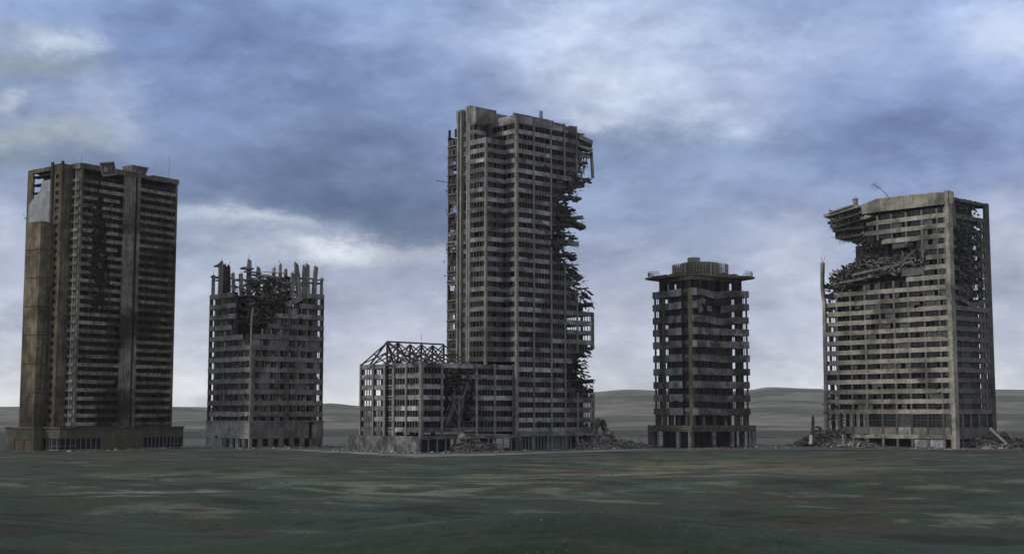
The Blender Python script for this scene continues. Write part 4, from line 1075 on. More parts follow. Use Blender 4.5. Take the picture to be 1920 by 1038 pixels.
# ================================================================= building 2: gutted block with jagged column stumps
random.seed(202)
B = Bld('gutted_block', 'square gutted concrete block with jagged column stumps on top, second from the left', 'ruined building', 469, 467, 42)
FR, FL = RF(0), LF(0); XE = B.sx(FR, 605); YE = B.sx(FL, 388)
zb0 = B.zc(0, 0, 793); zA, zB_ = B.zc(0, 0, 775.6), B.zc(0, 0, 547)
PIT = (zB_ - zA) / 11; zf = [zA + PIT * k for k in range(12)]; BH = 1.65; zcol = [zA - PIT] + zf[:-1]
cR = B.curve(FR, [(575, 538), (574, 567), (530, 587), (512, 606), (480, 628), (470, 640)])
cL = B.curve(FL, [(428, 540), (441, 561), (440, 585), (436, 606), (446, 627), (466, 643)])
zc_ = B.zc(0, 0, 640)
def aC(x, y, z):
    if z < zc_: return True
    a, c = max(cR(z), .5), max(cL(z), .5)
    return (max(x, 0) / a) ** 2 + (max(y, 0) / c) ** 2 > 1 + .5 * nz(x, y, z, .35, 7)
pR = [XE * k / 8 for k in range(9)]; pL = [YE * k / 7 for k in range(8)]
for i, z in enumerate(zf):
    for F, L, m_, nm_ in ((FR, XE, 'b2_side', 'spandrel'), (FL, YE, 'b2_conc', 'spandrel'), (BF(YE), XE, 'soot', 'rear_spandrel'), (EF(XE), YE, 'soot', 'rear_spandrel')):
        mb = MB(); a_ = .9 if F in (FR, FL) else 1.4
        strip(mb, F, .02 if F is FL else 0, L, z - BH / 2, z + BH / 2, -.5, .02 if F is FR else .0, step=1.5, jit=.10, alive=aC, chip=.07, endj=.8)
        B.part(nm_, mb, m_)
    mb = MB(); slab(mb, .4, XE - .4, .4, YE - .4, z - BH / 2 + .35, .35, aC, endj=1.2); B.part('floor_slab', mb, 'soot')
    if i < 11:
        for F, ps, nm in ((FR, pR, 1), (FL, pL, 1)):
            for s0, s1 in zip(ps, ps[1:]):
                if not aC(*F.pt((s0 + s1) / 2, 0, z + PIT / 2)): continue
                mb = MB(); z0, z1 = z + BH / 2 - .05, z + PIT - BH / 2 + .05
                if F is FR and rnd(0, 1) < .12: fbox(mb, F, s0, s1, z0, z1, -.7, -.45)
                fbox(mb, F, (s0 + s1) / 2 + rnd(-.3, .3) - .06, (s0 + s1) / 2 + .06, z0, z1, -.35, -.2)
                if rnd(0, 1) < .25: mb.chunk(F.pt(rnd(s0, s1), -.3, z0 + .3), (1.4, .8, .7))
                if rnd(0, 1) < .3: fbox(mb, F, s0 + .5, s0 + rnd(.8, 1.6), z0, z1 - rnd(0, .8), -.45, -.25)
                B.part('window', mb, 'b2_side')
        mb = MB(); al = lambda x, y, zq: aC(x - 3, y - 3, zq); strip(mb, LF(3), 3, YE - (3.6 if rnd(0, 1) < .8 else 7), z - .5, z + PIT - .9, -.3, 0, step=3, alive=al); strip(mb, RF(3), 3, XE - (7.6 if rnd(0, 1) < .7 else 4), z - .5, z + PIT - .9, -.3, 0, step=3, alive=al)
        strip(mb, RF(YE * .22), XE * .1, XE * .84, z, z + PIT - .9, -.3, 0, step=3, alive=al); strip(mb, LF(XE * .22), YE * .1, YE * .86, z, z + PIT - .9, -.3, 0, step=3, alive=al)
        strip(mb, RF(YE * .6), XE * .0 + 5, XE * .84, z, z + PIT - .9, -.3, 0, step=3, alive=al); strip(mb, LF(XE * .62), 5, YE * .84, z, z + PIT - .9, -.3, 0, step=3, alive=al)
        B.part('partition_wall', mb, 'soot')
for F, ps, m_ in ((FR, pR, 'b2_side'), (FL, pL, 'b2_side'), (BF(YE), pR, 'soot'), (EF(XE), pL, 'soot')):
    for k, s in enumerate(ps):
        wd = 1.9 if 0 < k < len(ps) - 1 else 1.1; c_ = s + wd / 2 if k < len(ps) - 1 else s - .02
        posts(B, 'column', F, s - wd / 2 if k else .05, c_, -1.3, -.52 if 0 < k < len(ps) - 1 else -.1, [z + BH / 2 for z in zcol], PIT, aC, m_ if k in (0, len(ps) - 1) or m_ == 'soot' else 'debris', .06)
    for k, s in enumerate(ps[:-1]):
        if F in (FR, FL) and k: posts(B, 'drain_pipe', F, s - .05, s + .05, .12, .22, [z - BH / 2 for z in zf[:-1]], PIT, aC, m_)
# base storey
zo = B.zc(0, 0, 822)
for F, L, m_ in ((FR, XE, 'b2_side'), (FL, YE, 'b2_conc'), (BF(YE), XE, 'soot'), (EF(XE), YE, 'soot')):
    holes = (lambda x, y, z: not (XE * .8 < x < XE * .86)) if F is FR else None
    mb = MB(); strip(mb, F, 0, L, zo, zb0 + .3, -.6, .25, step=1.5, jit=.06, alive=holes, chip=.03); B.part('base_wall', mb, m_)
    mb = MB(); fbox(mb, F, -.0, L, zb0 + .35, zb0 + .9, -.6, .4); B.part('cornice', mb, m_)
    for k in range(8):
        s = L * k / 7; mb = MB(); a_, c_ = max(0, s - .9), min(L, s + .9)
        if F is FL and k >= 5: a_ = s - 3
        if F is FR and k == 7: a_ = L - 4.5
        fbox(mb, F, max(0, a_), c_, 0, zo, -.8, .1); B.part('base_column', mb, m_ if k % 3 else ('b2_conc' if F in (FR, FL) else 'soot'))
mb = MB(); mb.box(3, XE - 3, 3, YE - 3, 0, zf[0] - 1); B.part('core_wall', mb, 'soot')
mb = MB(); mb.box(.6, XE - .6, .6, YE - .6, zb0 - .4, zb0); B.part('floor_slab', mb, 'soot')
# jagged stumps
ztop = B.zc(0, 0, 540)
def stump(F, px, py, wpx, lean=0, z0=None, mat='b2_side'):
    s, zt = B.sz(F, px, py); w_ = wpx * 467 / 2530 * 1.25
    s0 = s + lean; z0 = z0 or zf[-1] - 1
    mb = MB(); n = 5; pr = []
    for k in range(n + 1):
        t = k / n; pr.append((s0 + (s - s0) * t, z0 + (zt - z0) * t, w_ * (1 + .12 * rnd(-1, 1))))
    for k in range(n):
        (a, za, wa_), (c, zc2, wc_) = pr[k], pr[k + 1]; P = F.pt; sl = rnd(.1, .9) if k == n - 1 else 0
        mb.hexa([P(a - wa_ / 2, -1.0, za), P(a + wa_ / 2, -1.0, za), P(a + wa_ / 2, -.2, za), P(a - wa_ / 2, -.2, za), P(c - wc_ / 2 + sl * .4, -1.0, zc2), P(c + wc_ / 2, -1.0, zc2 - sl), P(c + wc_ / 2, -.2, zc2 - sl), P(c - wc_ / 2 + sl * .4, -.2, zc2)])
    for k in range(2): mb.rebar(F.pt(s + rnd(-.4, .4), -.6, zt - .3), (rnd(-.5, .5), 0, 1), rnd(.8, 2), .06)
    B.part('column_stump', mb, mat)
for px, py, w_, ln in ((397.5, 515, 5, 0), (411.7, 489, 9.5, 0), (434, 511, 5.5, -1), (448.8, 512, 7, -.8)): stump(FL, px, py, w_, ln)
for px, py, w_, ln in ((550.6, 510, 6, 0), (556.5, 491, 8, 1.8), (571, 496, 4.5, .2), (578, 494, 6.5, .4), (594, 498, 6.5, -.8), (605, 519, 3.5, 0)): stump(FR, px, py, w_, ln)
for px, py, w_, ln in ((466, 486, 7, 0), (483, 500, 6.5, .0), (421, 498, 6.5, 0), (427, 496, 5, .5)): stump(BF(YE), px, py, w_, ln, mat='soot' if px < 430 else 'b2_side')
for px, py, w_, ln in ((516, 502, 6, 0), (528.4, 495, 4.5, 0), (538.5, 504, 6, 0)): stump(EF(XE), px, py, w_, ln)
for (F, pa, pb) in ((BF(YE), (450, 503), (468, 505)), (BF(YE), (455, 510), (484, 512)), (BF(YE), (470, 515), (492, 520)), (EF(XE), (500, 510), (535, 512)), (EF(XE), (498, 515), (545, 524)), (FR, (565, 521), (590, 522)), (FR, (570, 528), (606, 531)), (FL, (394, 519), (412, 520)), (FL, (396, 525), (410, 524)), (FR, (594, 524), (607, 524)), (EF(XE), (505, 519), (548, 530)), (FL, (400, 499), (411, 495)), (FL, (437, 525), (450, 523))):
    a, c = B.sz(F, *pa), B.sz(F, *pb); mb = MB(); mb.beam(F.pt(a[0], -1.5, a[1]), F.pt(c[0], -1.5, c[1]), rnd(2, 3.5), rnd(.35, .7), .15); B.part('broken_slab', mb, 'b2_side')
for k in range(60):
    px, py = rnd(440, 560), rnd(520, 598); py = max(py, 545 - abs(px - 520) * .2)
    a = B.sz(RF(6 + rnd(-4, 8)), px, py); 
random.seed(77); fine = MB(); n1_ = 0
for k in range(900):
    px, py = 505 + random.gauss(0, 1) * 34, rnd(520, 606)
    if px < 430 or px > 574: continue
    yy = rnd(0, 17) if py < 560 else rnd(-.3, 6)
    if px < 469: 
        F = LF(rnd(0, 8)); s, z = B.sz(F, px, py); p = F.pt(s, 0, z)
    else: F = RF(yy); s, z = B.sz(F, px, py); p = F.pt(s, 0, z)
    if not (0 < p[0] < XE and 0 < p[1] < YE): continue
    t = rnd(0, 1)
    if t < .4:
        L = rnd(1, 4.2)
        if L > 3.4 and n1_ < 40: q_ = MB(); q_.chunk(p, (L, L * .5, .4), (rnd(-.6, .6), rnd(-.5, .5), rnd(0, 3))); B.part('broken_slab', q_, 'b2_side' if rnd(0, 1) < .5 else 'debris'); n1_ += 1
        else: fine.chunk(p, (L, L * .5, .35), (rnd(-.6, .6), rnd(-.6, .6), rnd(0, 3)))
    elif t < .75: d = Vector((rnd(-1, 1), rnd(-1, 1), rnd(-.8, .5))).normalized() * rnd(1, 3.5); fine.beam(p, Vector(p) + d, rnd(.15, .4), rnd(.15, .4), .05)
    elif t < .9: fine.chunk(p, (rnd(.5, 1.6), rnd(.5, 1.6), rnd(.4, 1)))
    else: fine.rebar(p, (rnd(-1, 1), rnd(-1, 1), rnd(-1, 1)), rnd(1, 3), .07)
B.part('rubble', fine, 'debris', kind='stuff')
# hanging slab on the right and the pale bent pipe down the corner
a, c = B.sz(RF(-.5), 535, 573), B.sz(RF(-.5), 566, 558); mb = MB(); mb.beam((a[0], -.6, a[1]), (c[0], -.3, c[1]), 1.0, 1.9, .2); B.part('broken_slab', mb, 'b2_conc')
mb = MB(); mb.tube([(B.sz(RF(-.7), px, py)[0], -.7, B.sz(RF(-.7), px, py)[1]) for px, py in ((475, 576), (472.5, 590), (471.5, 598), (471, 620), (470.5, 640), (470, 670), (470, 700))], .32, 6); B.part('bent_pipe', mb, 'b3_pier', label='pale bent pipe hanging down the broken corner')
B.finish(); B2 = B
heap('rubble_heap', 'low scatter of pale rubble at the foot of the gutted block with column stumps', 'rubble', B2, -1, XE + 3, -3.5, .3, .9, 260, 54, big=1.6)

# ================================================================= building 4: round-cornered block with a disc roof
random.seed(404)
B = Bld('disc_roof_block', 'dark banded block carrying a wide disc roof and lattice drum, second from the right', 'ruined building', 1299, 474, 32)
FR, FL = RF(0), LF(0); XE = B.sx(FR, 1407); YE = B.sx(FL, 1226)
zs = [B.zc(0, 0, p) for p in (771, 745, 720, 694.8, 669, 643, 619, 595.5, 570, 545.5)]; BH = 2.4; PIT = (zs[-1] - zs[0]) / 9
g0, g1 = B.sx(FL, 1292), B.sx(FL, 1281)
sR = lambda px, py: B.sz(FR, px, py)[0]
for i, z in enumerate(zs):
    def sag(s, zz):
        k = 0; dd = .25 * math.sin(s * .35 + i * 1.3)
        if i == 9: k = -1.1 * math.exp(-((s - XE * .42) / 4) ** 2)
        elif i == 8: k = -1.6 * max(0, 1 - (s - XE * .45) / (XE * .4)) * (1 if s > XE * .3 else 0)
        elif i == 7: k = -.9 * math.exp(-((s - XE * .5) / 5) ** 2)
        elif i < 7: k = -.45 * math.exp(-((s - XE * .55) / 6) ** 2) * (.5 + .5 * math.sin(i * 2))
        return (k, dd)
    al = (lambda x, y, zq: not (sR(1311, 570) < x < sR(1350, 570))) if i == 8 else None
    mb = MB(); strip(mb, FR, .2, XE, z - BH / 2, z + BH / 2, -.4, .1, step=.8, jit=.03, alive=al, sag=sag, chip=.02, endj=.3); B.part('spandrel', mb, 'b4_conc')
    mb = MB(); fbox(mb, FR, .15, B.sx(FR, 1308), z - BH / 2 - .05, z + BH / 2 + .05, .12, .4); B.part('cladding_panel', mb, 'b4_pale' if i % 3 != 1 else 'b4_conc')
    mb = MB(); strip(mb, FL, g1, YE, z - BH / 2, z + BH / 2, -.4, .1, step=1, jit=.03, chip=.02); B.part('spandrel', mb, 'b4_conc')
    a_, c_ = g1 + .05, B.sx(FL, 1257)
    mb = MB(); strip(mb, FL, a_, c_, z - BH / 2 - .05, z + BH / 2 + .08, .14, .4, step=1.2, jit=.06, chip=.05); r = B.part('cladding_panel', mb, 'b4_pale')
    if i in (3, 2):
        q_ = MB(); fbox(q_, FL, (a_ + c_) / 2 - 1.0, (a_ + c_) / 2 + 1.3, z - .9, z + .8, .42, .5); B.part('copper_stain', q_, 'patina', sub=r)
    mb = MB(); fbox(mb, FL, g0 - .1, g1 + .1, z - BH / 2, z + BH / 2, -1.2, -.9); B.part('spandrel', mb, 'b4_conc')
    for F, L in ((BF(YE), XE), (EF(XE), YE)):
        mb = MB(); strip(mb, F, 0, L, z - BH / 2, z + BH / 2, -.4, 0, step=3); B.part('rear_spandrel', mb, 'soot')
    mb = MB(); slab(mb, .4, XE - .3, .4, YE - .3, z - .2, .35, None if i < 8 else (lambda x, y, zq: not (sR(1311, 570) < x < sR(1350, 570) and y < 5))); B.part('floor_slab', mb, 'soot')
    if i < 9:
        z0, z1 = z + BH / 2 - .6, zs[i + 1] - BH / 2 + .1
        for F, ss in ((FR, [.6 + (XE - 1.2) * k / 5 for k in range(6)]), (FL, [g1, B.sx(FL, 1257), B.sx(FL, 1241), YE - .8])):
            for s0, s1 in zip(ss, ss[1:]):
                mb = MB(); n = max(3, int((s1 - s0) / .8))
                for k in range(n):
                    if rnd(0, 1) < .28: continue
                    s = s0 + (s1 - s0) * (k + .5) / n; fbox(mb, F, s - .09, s + .09, z0, z1, -.55, -.4)
                r = B.part('window', mb, 'b4_olive' if F is FL else 'dark_frame')
                if r and rnd(0, 1) < .25: g = MB(); fbox(g, F, s0 + .3, s0 + (s1 - s0) * rnd(.3, .8), z0, z1, -.66, -.6); B.part('pane', g, 'glass', sub=r)
        mb = MB(); w1 = .76 if rnd(0, 1) < .8 else .66
        strip(mb, RF(1.8), .8, XE * w1, z - .2, z1 + .5, -.25, 0, step=4); strip(mb, RF(1.8), XE * .81, XE - 1.2, z - .2, z1 + .5, -.25, 0, step=4)
        strip(mb, LF(1.8), 1.8, YE * .70, z - .2, z1 + .5, -.25, 0, step=4); strip(mb, LF(1.8), YE * .78, YE - 1.3, z - .2, z1 + .5, -.25, 0, step=4)
        strip(mb, RF(YE * .22), 2.0, XE * .72, z - .2, z1 + .5, -.3, 0, step=4); strip(mb, LF(XE * .2), 2, YE * .78, z - .2, z1 + .5, -.3, 0, step=4)
        strip(mb, RF(YE * .7), 3, XE * .8, z - .2, z1 + .5, -.3, 0, step=4); strip(mb, LF(XE * .75), YE * .22, YE * .74, z - .2, z1 + .5, -.3, 0, step=4)
        B.part('partition_wall', mb, 'soot')
for (x, y) in ((XE - .6, .6), (XE - .6, YE - .6), (.6, YE - .6), (XE * .85, 1.2), (1.2, YE * .6)):
    mb = MB(); mb.box(x - .25, x + .25, y - .25, y + .25, 0, zs[-1]); B.part('column', mb, 'b4_olive')
zt = zs[-1] + BH / 2
mb = MB(); strip(mb, FL, -.1, g0 * .8, 7, zt + .1, -.9, .12, step=4); B.part('corner_pier', mb, 'b4_olive')
c_ = B.sx(FL, 1247); mb = MB(); fbox(mb, FL, c_ - .6, c_ + .9, 6, zt - 2.6, .12, .3); B.part('pilaster', mb, 'b4_olive')
# wreck of the second band
for k in range(30):
    px, py = rnd(1304, 1348), rnd(556, 588); s, z = B.sz(FR, px, py); mb = MB()
    if k < 4: mb.chunk((s, -.2, z), (2.8, .4, 2.3), (rnd(-.3, .3), rnd(-.5, .5), 0)); B.part('broken_slab', mb, 'b4_conc')
    else: mb.chunk((s, rnd(0, 3), z), (rnd(.8, 2.2), rnd(.4, 1), rnd(.3, 1))); B.part('debris_block', mb, 'soot')
# recessed floor under the body
zp = B.zc(0, 0, 797); zn = zs[0] - BH / 2
mb = MB(); mb.box(.6, XE - .6, .6, YE - .6, zn - .35, zn); B.part('floor_slab', mb, 'soot')
nL0, nL1 = B.sx(LF(1.2), 1233), 1.2; nR1 = B.sx(RF(1.2), 1401)
for F, L in ((RF(1.2), nR1), (LF(1.2), nL0), (BF(YE - 1.2), nR1), (EF(XE - 1.2), nL0)):
    for k in range(6):
        s = 1.2 + (L - 1.2) * k / 5; mb = MB(); fbox(mb, F, s - .55, s + .55, zp - 1, zn, -.7, -.1); B.part('column', mb, 'b4_conc' if k % 2 else 'b4_olive')
for F, a_, c_ in ((RF(1.2), nR1 - 4.0, nR1 - .7), (LF(1.2), nL0 - 4.2, nL0 - .7), (LF(1.2), 2.5, 6)):
    mb = MB(); s0, s1 = a_, c_
    for k in range(5): s = s0 + (s1 - s0) * k / 4; fbox(mb, F, s - .1, s + .1, zp - .5, zn, -.5, -.3)
    for k in range(3): z = zp + (zn - zp) * (k + .5) / 3; fbox(mb, F, s0, s1, z - .1, z + .1, -.5, -.31)
    B.part('window_lattice', mb, 'dark_frame')
mb = MB(); strip(mb, RF(4.5), 3, nR1 - 6, zp, zn, -.3, 0, step=5); strip(mb, LF(4.5), 3, nL0 - 6, zp, zn, -.3, 0, step=5); B.part('partition_wall', mb, 'soot')
# podium
o_ = 3.0; FPR, FPL = RF(-o_, 0), LF(-o_, 0); e1, e0 = B.sx(FPR, 1418, 838), B.sx(FPL, 1215, 838)
zf1 = B.zc(-o_, -o_, 809)
for F, a_, c_ in ((FPR, -o_, e1), (FPL, -o_, e0)):
    mb = MB(); strip(mb, F, a_, c_, zf1, zp, -.6, 0, step=2, jit=.03, chip=.02); B.part('podium_band', mb, 'b4_olive')
    mb = MB(); fbox(mb, F, a_ - .2, c_ + .2, zf1 + .9, zf1 + 1.15, .02, .25); B.part('cornice', mb, 'b4_conc')
mb = MB(); mb.box(-o_ + .2, e1 - .2, -o_ + .2, e0 - .2, zp - .5, zp - .1); B.part('podium_roof', mb, 'b4_conc')
for F, pxs in ((FPR, (1299, 1340, 1375, 1414)), (FPL, (1293, 1270, 1222))):
    for px in pxs:
        s = B.sx(F, px, 835); mb = MB(); wd = 1.4 if px not in (1222,) else 2.6; strip(mb, F, s - wd / 2, s + wd / 2, 0, zf1, -1.1, -.05, step=5, jit=.02); B.part('podium_column', mb, 'b4_pale' if px in (1270, 1293) else 'b4_conc')
mb = MB(); mb.box(3, XE - 4, 3, YE - 3, 0, zf1 + .4); B.part('core_wall', mb, 'soot')
for F, a_, c_ in ((RF(-1), 0, e1 - 1), (LF(-1), 0, e0 - 1)):
    n = 22; fr = MB()
    for k in range(n):
        s = a_ + (c_ - a_) * (k + .5) / n
        if rnd(0, 1) < .7: fbox(fr, F, s - .08, s + .08, 0, zf1, -.2, 0)
    fbox(fr, F, a_, c_, 2.9, 3.05, -.2, .02); B.part('shop_window_frame', fr, 'dark_frame')
for F, L in ((BF(e0), e1), (EF(e1), e0)):
    for k in range(5): s = -o_ + (L + o_ - 1) * k / 4; mb = MB(); fbox(mb, F, s, s + 1, 0, zf1, -1, 0); B.part('podium_column', mb, 'b4_conc')
    mb = MB(); fbox(mb, F, -o_, L, zf1, zp, -.5, 0); B.part('podium_band', mb, 'b4_olive')
# neck and disc
cx, cy = XE * .5, YE * .5
zd = B.zc(cx, cy, 521); 
for F, L in ((RF(2.0), XE), (LF(2.0), YE), (BF(YE - 2), XE), (EF(XE - 2), YE)):
    for k in range(12):
        s = 2 + (L - 4) * k / 11; mb = MB(); wd = rnd(.5, 1.0); fbox(mb, F, s - wd, s + wd, zt - .5, zd, -.8, -.2)
        if k % 3: B.part('column', mb, 'soot')
mb = MB(); mb.box(8, XE - 9, 8, YE - 8, zt - .5, zd); B.part('core_wall', mb, 'soot')
mb = MB(); mb.box(.5, XE - .5, .5, YE - .5, zt - 1.2, zt - .8); mb.box(1.8, XE - 1.8, 1.8, YE - 1.8, zd - 1.8, zd - .6); B.part('roof', mb, 'b4_olive')
Rd = 104 / 2530 * (474 + 14) * 1.0
def disc_xy(rr, t):        # oval disc, its long axis square to the street front
    u, v = rr * math.cos(t), rr * .5 * math.sin(t)
    return cx2 + u * B.ca + v * B.sa, cy - u * B.sa + v * B.ca
xc = B.sz(RF(cy), 1313, 521)[0]; cx2 = xc
mb = MB(); N = 44
base = len(mb.v)
prof = [(.50, -.3), (.72, -.9), (.90, -.9), (.985, -.55), (1.0, -.1), (.985, .3), (.9, .35), (.6, .5), (.3, .6)]
def warp(t): return .5 * math.sin(3 * t + 1) + .3 * math.sin(7 * t)
for (r_, z) in prof:
    for j in range(N):
        t = 2 * math.pi * j / N; rr = Rd * r_ * (1 + .012 * math.sin(9 * t)); mb.v.append((*disc_xy(rr, t), zd + z * (1 if r_ > .8 else .55) + warp(t) * r_ * .45))
for k in range(len(prof) - 1):
    for j in range(N): i0 = base + k * N + j; i1 = base + k * N + (j + 1) % N; mb.f.append((i0, i1, i1 + N, i0 + N))
mb.f.append(tuple(base + j for j in range(N))[::-1]); mb.f.append(tuple(base + (len(prof) - 1) * N + j for j in range(N)))
B.part('disc_roof', mb, 'b4_olive')
for (t0, t1) in ((R(150), R(215)), (R(325), R(390))):
    mb = MB(); P_ = []
    for k in range(16):
        t = t0 + (t1 - t0) * k / 15; P_.append((*disc_xy(Rd * .95, t), zd + .3))
    for dz in (.9, 1.7): mb.tube([(p[0], p[1], p[2] + dz) for p in P_], .09, 4)
    for p in P_: mb.beam(p, (p[0], p[1], p[2] + 1.7), .12)
    B.part('railing', mb, 'frame')
# dents of torn concrete on the disc front
for k in range(26):
    t = rnd(R(200), R(340)); r_ = Rd * rnd(.55, .8); mb = MB(); mb.chunk((*disc_xy(r_, t), zd + rnd(.2, .9)), (rnd(2, 5), rnd(1, 3), .6), (rnd(-.2, .2), rnd(-.2, .2), rnd(0, 3))); B.part('broken_slab', mb, 'b4_olive')
# drum with fins
rd = 37 / 2530 * 488; z0 = zd + .2; zh = B.zc(cx2, cy, 494)
mb = MB(); mb.lathe((cx2, cy, 0), [(rd, z0), (rd, zh - .3), (rd * .97, zh)], 40); B.part('drum', mb, 'b4_olive')
rf = 52 / 2530 * 488
zh2 = B.zc(cx2, cy, 497)
for k in range(44):
    t = 2 * math.pi * k / 44; rr = rd + .5 if (math.cos(t + B.a) < .2 and math.cos(t + B.a) > -.62 and math.sin(t + B.a) < 0) else rf
    mb = MB(); c, s = math.cos(t), math.sin(t)
    mb.beam((cx2 + rr * c, cy + rr * s, z0), (cx2 + rr * c, cy + rr * s, zh2 + rnd(-.2, .2)), .26, .26)
    mb.beam((cx2 + (rr - .7) * c, cy + (rr - .7) * s, z0), (cx2 + (rr - .7) * c, cy + (rr - .7) * s, zh2), .2, .2)
    for j in range(5): z = z0 + (zh2 - z0) * (j + .7) / 5.5; mb.beam((cx2 + rr * c, cy + rr * s, z), (cx2 + (rr - .7) * c, cy + (rr - .7) * s, z), .16)
    B.part('lattice_post', mb, 'b4_pale' if k % 5 == 0 else 'tank')
for j in range(5):
    z = z0 + (zh2 - z0) * (j + .6) / 5; mb = MB(); P_ = [(cx2 + (rd + .75) * math.cos(2 * math.pi * k / 40), cy + (rd + .75) * math.sin(2 * math.pi * k / 40), z) for k in range(41)]; mb.tube(P_, .1, 4); B.part('lattice_ring', mb, 'tank')
mb = MB(); zc0, zc1 = zh, B.zc(cx2, cy, 484); rr = 12 / 2530 * 488; mb.lathe((B.sz(RF(cy), 1301, 500)[0], cy, 0), [(rr, zc0), (rr, zc1 - .2), (rr * .93, zc1)], 28); B.part('roof_tank', mb, 'tank')
B.finish(); B4 = B
heap('rubble_heap', 'thin rubble scatter along the podium of the block with the disc roof', 'rubble', B4, -5, e1 + 4, -6.5, -3.2, .55, 200, 55, big=1.1)

# ================================================================= building 5: torn slab tower on the right
random.seed(505)
B = Bld('torn_slab_tower', 'rightmost wide office tower with its upper left half bitten away and collapsed floors', 'ruined building', 1790, 467, 42)
FR, FL = RF(0), LF(0); XE = B.sx(FR, 1866); YE = B.sx(FL, 1548); ZT = B.zc(0, 0, 359)
ys_ = (771, 751.6, 731.6, 713, 694, 673, 654, 635, 615, 594.3, 575.4, 556, 536.3, 516.6, 497, 478, 459.5, 440.6, 419.5, 401.5)
zs = [B.zc(0, 0, p) for p in ys_]; PIT = (zs[-1] - zs[0]) / 19; zs = [zs[0] + PIT * k for k in range(20)]; BH = 1.62
face = B.curve(FL, [(1548, 800), (1548, 556), (1600, 545), (1625, 534), (1685, 528), (1738, 514), (1735, 497), (1728, 478), (1726, 462), (1640, 452), (1616, 446), (1620, 428), (1640, 405), (1640, 385)])
deepL = B.curve(FL, [(1547, 800), (1547, 535), (1553, 520), (1572, 503), (1588, 492), (1600, 485), (1606, 474), (1612, 466), (1606, 458), (1590, 451), (1572, 447), (1568, 435), (1563, 420), (1558, 405), (1552, 395)])
aF = lambda x, y, z: y < face(z) + .8 * nz(y, z, 0, .4, 2)
def aD(x, y, z): return y < deepL(z) + 1.8 * nz(x, y * .3, z, .4, 6)
pL = [B.sx(FL, p) for p in (1783, 1768, 1739, 1709, 1681.5, 1654.5, 1626.5, 1599, 1573, 1549)]
zlow = zs[0] - 1
for i, z in enumerate(zs):
    mb = MB(); strip(mb, FL, .6, YE, z - BH / 2, z + BH / 2, -.4, .05, step=1.5, jit=.05, alive=aF, chip=.03, endj=.7); B.part('spandrel', mb, 'b5_conc')
    if i < 20:
        z0, z1 = z + BH / 2 - .05, z + PIT - BH / 2 + .05
        for s0, s1 in zip(pL, pL[1:]):
            sm = (s0 + s1) / 2
            if not aF(0, sm, (z0 + z1) / 2 + .5): continue
            mb = MB(); n = 3
            for k in range(n + 1): s = s0 + (s1 - s0) * k / n; fbox(mb, FL, s - .06, s + .06, z0, z1, -.5, -.38)
            if s0 > pL[7] and rnd(0, 1) < .8: fbox(mb, FL, sm + .2, sm + .9, z0, z1, -.9, -.5)
            r = B.part('window', mb, 'dark_frame')
            if s0 < pL[7] or rnd(0, 1) < .3:
                g = MB()
                for k in range(n):
                    if rnd(0, 1) < .62: a_, c_ = s0 + (s1 - s0) * k / n + .06, s0 + (s1 - s0) * (k + 1) / n - .06; fbox(g, FL, a_, c_, z0 + (rnd(0, 1) if rnd(0, 1) < .2 else 0), z1, -.46, -.42)
                B.part('pane', g, 'dirty_glass' if rnd(0, 1) < .35 else 'glass', sub=r)
    # right face
    keep = i < 13
    arf = (lambda x, y, zq: x > XE * .80 or x < XE * .1) if not keep and i < 19 else None
    if i == 12: arf = lambda x, y, zq: x > XE * .78 or x < XE * .45
    sg = (lambda s, zz: (-2.2 * math.exp(-((s - XE * .55) / 6) ** 2), 0)) if i in (12, 11, 13) else None
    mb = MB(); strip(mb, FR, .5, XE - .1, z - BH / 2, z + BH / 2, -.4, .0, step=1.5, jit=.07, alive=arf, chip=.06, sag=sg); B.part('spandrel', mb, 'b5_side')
    if i < 19:
        z0, z1 = z + BH / 2 - .05, z + PIT - BH / 2 + .05
        st_ = [.5, XE * .25, XE * .5, XE * .72]
        for s0, s1 in zip(st_, st_[1:]):
            if i >= 12: continue
            mb = MB(); fbox(mb, FR, s0, s1 - .4, z0, z1, -.9, -.8); B.part('window', mb, 'glass' if rnd(0, 1) < .8 else 'dark_frame')
        for s in (XE * .72, XE * .80, XE * .885, XE * .93):
            mb = MB(); fbox(mb, FR, s, s + (.9 if s < XE * .9 else .6) + rnd(0, .3), z0, z1, -.7, -.05)
            if rnd(0, 1) < .3: mb.chunk(FR.pt(s + 1.5, -.3, z0 + .4), (1.2, .6, .9))
            B.part('column', mb, 'b5_side')
    for F, L, al in ((BF(YE), XE, lambda x, y, zq: deepL(zq) > YE - 1.5), (EF(XE), YE, aD)):
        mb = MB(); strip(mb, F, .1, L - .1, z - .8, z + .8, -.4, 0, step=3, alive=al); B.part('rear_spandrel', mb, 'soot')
    mb = MB(); slab(mb, .4, XE - .5, .4, YE - .5, z - .2, .35, lambda x, y, zq: aD(x, y, zq) and (zq < zlow + 12 * PIT or aF(0, y + 8 * (x > 4) + 2, zq) or x > 7 + 3 * nz(x, y, zq, .3, 1) or zq < zs[13]), row=2.5); B.part('floor_slab', mb, 'soot')
    mb = MB(); al = lambda x, y, zq: aD(x, y + 3, zq)
    strip(mb, LF(2.0), 2, (B.sx(LF(2.0), 1570) if rnd(0, 1) < .75 else YE - 1), z - .2, z + PIT - .2, -.3, 0, step=3, alive=lambda x, y, zq: aD(x, y + 3, zq) and aF(x, y + 1, zq))
    strip(mb, RF(1.6), 1.5, B.sx(RF(1.6), 1832 + rnd(-2, 3)), z - .2, z + PIT - .2, -.3, 0, step=3)
    if rnd(0, 1) < .7: strip(mb, RF(1.6), B.sx(RF(1.6), 1843), B.sx(RF(1.6), 1851), z - .2, z + PIT - .2, -.3, 0, step=3)
